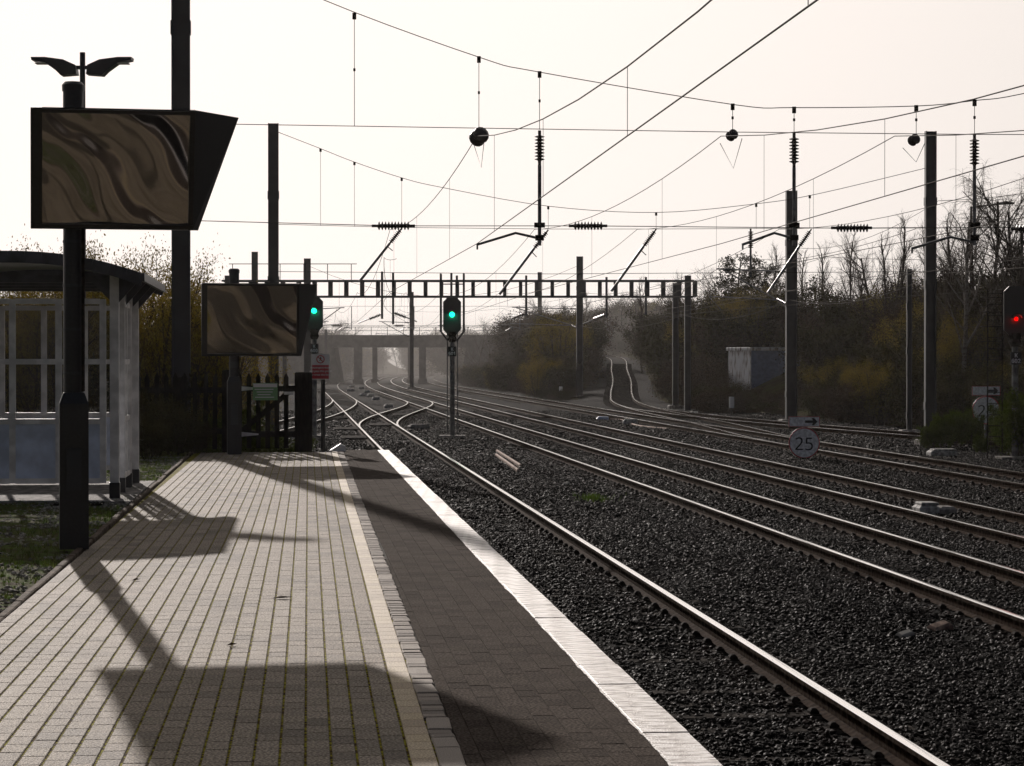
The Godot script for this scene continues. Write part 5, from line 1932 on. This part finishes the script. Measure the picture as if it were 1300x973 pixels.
func make_protos() -> void:
	var up := {"levels": 4, "kids": [12, 7, 6, 4], "ratio": [0.62, 0.5, 0.5], "angle": [0.65, 0.7, 0.7], "first": [0.22, 0.25, 0.2], "lift": [0.02, 0.10, 0.06, 0.03], "L": 8.0, "r": 0.13, "bark": M.bark}
	protos["bare"] = make_tree(101, up)
	var up2 := up.duplicate()
	up2.angle = [0.8, 0.75, 0.7]
	up2.lift = [0.0, 0.05, 0.04, 0.02]
	up2.L = 7.0
	protos["spreading"] = make_tree(102, up2)
	var slim := up.duplicate()
	slim.kids = [20, 6, 5, 3]
	slim.ratio = [0.30, 0.5, 0.5]
	slim.angle = [0.4, 0.5, 0.6]
	slim.first = [0.1, 0.2, 0.2]
	slim.L = 10.0
	protos["slim"] = make_tree(103, slim)
	var birch := {"levels": 4, "kids": [13, 8, 7, 4], "ratio": [0.5, 0.45, 0.55], "angle": [0.6, 0.7, 0.8], "first": [0.25, 0.25, 0.15], "lift": [0.02, 0.04, -0.10, -0.42], "L": 9.5, "r": 0.14, "bark": M.birch_bark}
	protos["birch"] = make_tree(104, birch)
	var fir := {"levels": 3, "kids": [26, 8, 5], "ratio": [0.36, 0.5, 0.5], "angle": [1.2, 0.8, 0.7], "first": [0.12, 0.25, 0.2], "lift": [0.03, -0.03, 0.0, 0.0], "L": 9.0, "r": 0.15, "bark": M.bark, "per": 3, "spread": 0.14, "size": 0.13, "lo": Color(0.5, 0.55, 0.5), "hi": Color(1.1, 1.15, 0.9), "leafm": M.leaf_dark}
	protos["fir"] = make_tree(105, fir)
	var leafy := {"stems": 9, "splay": 0.55, "levels": 3, "kids": [9, 6, 4], "ratio": [0.5, 0.5, 0.5], "angle": [0.7, 0.8, 0.8], "first": [0.15, 0.2, 0.2], "lift": [0.04, 0.06, 0.02, 0.0], "L": 3.6, "r": 0.05, "bark": M.bark, "per": 5, "spread": 0.13, "size": 0.032, "lo": Color(0.5, 0.5, 0.6), "hi": Color(1.5, 1.4, 0.85), "leafm": M.leaf_olive}
	protos["olive"] = make_tree(106, leafy)
	var ol2 := leafy.duplicate()
	ol2.kids = [12, 7, 4]
	ol2.per = 3
	ol2.lo = Color(0.6, 0.5, 0.5)
	ol2.hi = Color(1.8, 1.4, 0.75)
	protos["golden"] = make_tree(107, ol2)
	var green := leafy.duplicate()
	green.stems = 7
	green.L = 1.6
	green.r = 0.02
	green.spread = 0.07
	green.size = 0.045
	green.lo = Color(0.5, 0.6, 0.5)
	green.hi = Color(1.6, 1.5, 0.8)
	green.leafm = M.leaf_green
	protos["green"] = make_tree(108, green)
	var dark := leafy.duplicate()
	dark.stems = 8
	dark.splay = 0.8
	dark.per = 4
	dark.spread = 0.2
	dark.size = 0.075
	dark.lo = Color(0.4, 0.4, 0.4)
	dark.hi = Color(1.5, 1.3, 0.9)
	dark.leafm = M.leaf_dark
	protos["dark"] = make_tree(109, dark)
	var scrub := leafy.duplicate()
	scrub.stems = 12
	scrub.splay = 0.9
	scrub.L = 2.4
	scrub.r = 0.025
	scrub.per = 2
	scrub.spread = 0.14
	scrub.size = 0.05
	scrub.lo = Color(0.3, 0.35, 0.35)
	scrub.hi = Color(1.2, 1.05, 0.9)
	scrub.leafm = M.leaf_brown
	protos["scrub"] = make_tree(110, scrub)

func plant(kind: String, called: String, label: String, category: String, group: String, p: Vector3, h: float, spread := 1.0) -> void:
	dup(protos[kind], called, label, category, p, rng.randf() * TAU, Vector3(h * spread, h, h * spread), group)

func on_ground(px: float, d: float) -> Vector3:
	var x := (px - 650.0) * d / F
	return Vector3(x, ground_height(x - cx(d), d) - 0.05, -d)

func build_left_shrubs() -> void:
	make_protos()
	for e in [[-25, 52, 322, "olive"], [14, 50, 325, "golden"], [45, 47, 310, "olive"], [68, 52, 306, "olive"], [92, 53, 304, "golden"], [128, 48, 308, "olive"], [150, 54, 303, "olive"], [175, 52, 306, "golden"], [203, 47, 314, "olive"], [228, 51, 330, "olive"], [250, 47, 352, "golden"], [272, 53, 388, "olive"]]:
		var p := on_ground(e[0], e[1])
		var h: float = CH + (460.0 - e[2]) * e[1] / F - p.y
		plant(e[3], "autumn_shrub", "tall shrub with yellowing leaves behind the shelter" if e[3] == "olive" else "tall thinning shrub with golden leaves behind the shelter", "shrub", "autumn shrubs behind the shelter", p, h, 0.62)
	# dark undergrowth against the fence and yellow-green growth behind it
	for e in [[198, 40.0, 1.15], [222, 39.6, 0.95], [246, 40.6, 0.75], [186, 38.2, 0.8]]:
		plant("dark", "dark_shrub", "low dark evergreen shrub growing against the picket fence", "shrub", "undergrowth by the fence", Vector3((e[0] - 650.0) * e[1] / F, -0.06, -e[1]), e[2], 0.9)
	for e in [[165, 44, 3.0]]:
		var p := on_ground(e[0], e[1])
		plant("dark", "dark_shrub", "dense dark shrub standing behind the picket fence", "shrub", "undergrowth behind the fence", p, e[2], 0.7)
	for e in [[300, 45, 1.9], [322, 46, 1.7], [345, 45, 1.6], [368, 46, 1.5], [285, 44, 2.2]]:
		var p := on_ground(e[0], e[1])
		plant("green", "green_bush", "yellow-green bush seen through the gate pickets", "bush", "bushes behind the gate", p, e[2], 0.8)

func build_right_bank() -> void:
	var what := {"bare": "bare upright tree on the bank beyond the tracks", "spreading": "bare spreading tree on the bank beyond the tracks", "slim": "slim bare poplar-like tree rising above the thicket", "birch": "tall pale birch with drooping bare twigs", "fir": "dark evergreen tree standing above the hut bank"}
	for e in [[606, 285, 404, "spreading"], [622, 282, 398, "bare"], [640, 275, 390, "spreading"], [668, 265, 380, "bare"], [697, 250, 370, "spreading"], [722, 240, 366, "bare"], [752, 345, 372, "bare"], [788, 350, 368, "spreading"], [772, 355, 380, "spreading"], [815, 225, 345, "slim"], [842, 215, 352, "bare"], [872, 205, 350, "spreading"], [900, 190, 338, "bare"], [934, 180, 322, "fir"], [955, 186, 335, "fir"], [983, 172, 303, "slim"], [1003, 165, 315, "bare"], [1030, 165, 338, "spreading"], [1058, 150, 333, "bare"], [1079, 152, 283, "slim"], [1100, 140, 318, "bare"], [1124, 138, 286, "slim"], [1146, 132, 262, "slim"], [1165, 125, 300, "spreading"], [1196, 112, 268, "bare"], [1222, 106, 222, "birch"], [1256, 110, 200, "birch"], [1288, 104, 226, "spreading"], [1318, 98, 240, "birch"], [1345, 92, 260, "bare"], [1045, 158, 300, "slim"], [1090, 146, 296, "bare"], [1112, 142, 290, "spreading"], [1136, 136, 284, "bare"], [1178, 122, 272, "slim"], [1208, 116, 255, "slim"], [1238, 114, 238, "bare"], [1272, 108, 222, "bare"], [1300, 106, 215, "birch"], [970, 178, 318, "bare"], [918, 186, 330, "spreading"], [862, 212, 340, "slim"], [800, 345, 362, "bare"], [744, 350, 366, "slim"], [762, 360, 370, "bare"], [780, 358, 362, "bare"], [812, 340, 366, "spreading"], [1018, 168, 308, "slim"], [1380, 90, 270, "spreading"]]:
		var p := on_ground(e[0], e[1])
		var h: float = CH + (460.0 - e[2]) * e[1] / F - p.y
		plant(e[3], "evergreen_tree" if e[3] == "fir" else ("birch_tree" if e[3] == "birch" else "bare_tree"), what[e[3]], "tree", "trees along the bank", p, h, 1.0)
	# thicket on the slope
	var made := 0
	var tries := 0
	while made < 230 and tries < 6000:
		tries += 1
		var d := lerpf(88.0, 295.0, pow(rng.randf(), 1.15))
		var toe := lerpf(25.5, 18.6, smoothstep(120.0, 185.0, d))
		var o := toe + lerpf(-0.6, 17.0, pow(rng.randf(), 1.2))
		var x := o + cx(d)
		if d > 60.0 and absf(x - branch(d).x) < 3.4:
			continue
		var px := 650.0 + x * F / d
		if (px > 738.0 and px < 815.0 and d > 140.0) or px > 1420.0 or (px > 895.0 and px < 1050.0 and d > 110.0 and d < 153.0 and o < 34.0):
			continue
		var p := Vector3(x, ground_height(o, d) - 0.08, -d)
		var r := rng.randf()
		var deep := smoothstep(0.0, 8.0, o - toe)
		if r < 0.5:
			plant("scrub", "scrub_bush", "brown leafless scrub bush on the embankment slope", "bush", "scrub on the embankment", p, rng.randf_range(1.4, 2.4) + 1.6 * deep, 1.15)
		elif r < 0.85:
			plant("dark", "thicket_bush", "dense dark bush in the embankment thicket", "bush", "dark thicket on the embankment", p, rng.randf_range(2.0, 3.2) + 2.2 * deep, 0.95)
		else:
			plant("olive", "olive_bush", "bush with sparse olive leaves in the embankment thicket", "bush", "olive bushes on the embankment", p, rng.randf_range(2.2, 3.4) + 2.0 * deep, 0.75)
		made += 1
	for e in [[958, 519, 0.8, "scrub"], [985, 522, 1.0, "scrub"], [1008, 521, 0.9, "scrub"], [1040, 522, 2.9, "olive"], [905, 512, 1.5, "scrub"], [930, 513, 1.4, "dark"], [1062, 526, 2.6, "olive"], [1085, 530, 1.4, "scrub"], [1110, 532, 1.6, "scrub"]]:
		var d: float = F * (CH + 1.2) / (e[1] - 460.0)
		plant(e[3], "hut_bush", "bush growing in front of the equipment hut" , "bush", "bushes round the hut", on_ground(e[0], d), e[2], 1.1)
	# scrub that closes the view behind the branch line
	made = 0
	tries = 0
	while made < 62 and tries < 2000:
		tries += 1
		var px := rng.randf_range(655.0, 915.0)
		var d := rng.randf_range(205.0, 350.0)
		var p := on_ground(px, d)
		if (px > 738.0 and px < 815.0 and d < 335.0) or p.x - cx(d) < 20.0:
			continue
		var h := CH + (460.0 - rng.randf_range(383.0, 432.0)) * d / F - p.y
		plant(["dark", "scrub", "olive"][made % 3], "hill_bush", "tangled bush on the hill that the branch line climbs", "bush", "bushes on the branch line hill", p, clampf(h, 1.5, 6.5), 1.0)
		made += 1
	for i in 26:
		var px := rng.randf_range(1035.0, 1180.0)
		var d := rng.randf_range(104.0, 122.0)
		var p := on_ground(px, d)
		if absf(p.x - branch(d).x) < 3.0:
			continue
		plant(["scrub", "dark", "scrub"][i % 3], "slope_bush", "brown bush at the foot of the slope beside the branch", "bush", "bushes at the foot of the slope", p, rng.randf_range(1.2, 2.6), 1.1)
	for i in 22:
		var px := rng.randf_range(880.0, 1045.0)
		var d := rng.randf_range(124.0, 139.0)
		var p := on_ground(px, d)
		if absf(p.x - branch(d).x) < 2.8:
			continue
		plant(["scrub", "dark", "scrub"][i % 3], "bramble_bush", "low bramble bush between the branch line and the hut", "bush", "brambles below the hut", p, rng.randf_range(0.45, 0.8) + (0.9 if px > 1020.0 or px < 930.0 else 0.0), 1.5)
	for i in 90:
		var d := rng.randf_range(136.0, 335.0)
		var b := branch(d)
		var side := 1.0 if rng.randf() < 0.5 else -1.0
		var x := b.x + side * rng.randf_range(3.0, 6.5)
		if x - cx(d) < 17.6:
			continue
		plant("scrub" if i % 4 else "dark", "bank_bramble", "rough bramble along the side of the climbing branch line", "bush", "brambles beside the branch line", Vector3(x, ground_height(x - cx(d), d) - 0.05, -d), rng.randf_range(1.2, 2.4) if side > 0.0 else rng.randf_range(0.7, 1.3), 1.2)
	# leafy bushes close to the track
	for e in [[1196, 570, 1.25], [1216, 568, 1.3], [1232, 566, 1.15], [1182, 571, 0.9], [1288, 582, 1.5], [1304, 584, 2.0], [1280, 574, 1.5], [1322, 580, 2.2], [1246, 576, 0.6]]:
		var d: float = F * (CH + 1.1) / (e[1] - 460.0)
		plant("green", "leafy_bush", "leafy green bush at the foot of the dark mast" if e[0] < 1250 else "leafy green bush round the foot of the red signal", "bush", "leafy bushes by the mast" if e[0] < 1250 else "leafy bushes by the red signal", Vector3((e[0] - 650.0) * d / F, -1.15, -d), e[2], 0.85)

func build_far_trees() -> void:
	for e in [[398, 420, 392, "bare"], [414, 430, 398, "spreading"], [428, 440, 402, "bare"], [440, 450, 408, "spreading"], [385, 400, 390, "spreading"], [452, 470, 416, "bare"], [600, 400, 405, "spreading"], [585, 420, 414, "bare"], [620, 380, 398, "bare"], [570, 460, 420, "spreading"], [555, 480, 424, "bare"], [468, 520, 424, "spreading"], [486, 560, 430, "spreading"], [535, 560, 428, "bare"], [505, 600, 432, "spreading"], [520, 610, 431, "bare"]]:
		var p := on_ground(e[0], e[1])
		var h: float = maxf(4.0, CH + (460.0 - e[2]) * e[1] / F - p.y)
		plant(e[3], "distant_tree", "distant bare tree fading in the haze beyond the bridge", "tree", "trees beyond the bridge", p, h, 1.2)
	for i in 40:
		var left := i % 2 == 0
		var px := rng.randf_range(385.0, 468.0) if left else rng.randf_range(535.0, 612.0)
		var d := rng.randf_range(325.0, 430.0)
		var p := on_ground(px, d)
		var o := p.x - cx(d)
		if o > 0.0 and o < 19.0:
			continue
		plant(["dark", "olive", "scrub"][i % 3], "distant_bush", "hazy bush on the bank beyond the bridge", "bush", "bushes beyond the bridge", p, rng.randf_range(4.0, 8.0), 1.2)
	for i in 26:
		var px := rng.randf_range(728.0, 835.0)
		var d := rng.randf_range(342.0, 385.0)
		plant(["dark", "olive", "scrub"][i % 3], "crest_bush", "hazy bush on the crest where the branch line vanishes", "bush", "bushes on the branch line crest", on_ground(px, d), rng.randf_range(3.0, 6.0), 1.1)
	for i in 34:
		var px := rng.randf_range(395.0, 480.0) if i % 2 else rng.randf_range(524.0, 615.0)
		var d := rng.randf_range(440.0, 590.0)
		plant(["dark", "bare", "olive"][i % 3], "distant_bush", "hazy growth far beyond the bridge", "bush", "growth far beyond the bridge", on_ground(px, d), rng.randf_range(6.0, 10.0), 1.1)
	for k in protos:
		protos[k].free()

# low mist lying round the bridge
func build_mist() -> void:
	var f := FogVolume.new()
	f.name = "mist"
	f.shape = RenderingServer.FOG_VOLUME_SHAPE_BOX
	f.size = Vector3(260.0, 11.0, 330.0)
	f.position = Vector3(-20.0, 2.5, -393.0)
	var m := FogMaterial.new()
	m.density = 0.0015
	m.albedo = Color(0.96, 0.94, 0.92)
	f.material = m
	f.set_meta("kind", "stuff")
	f.set_meta("label", "thin mist lying over the tracks beyond the gantry")
	add_child(f)
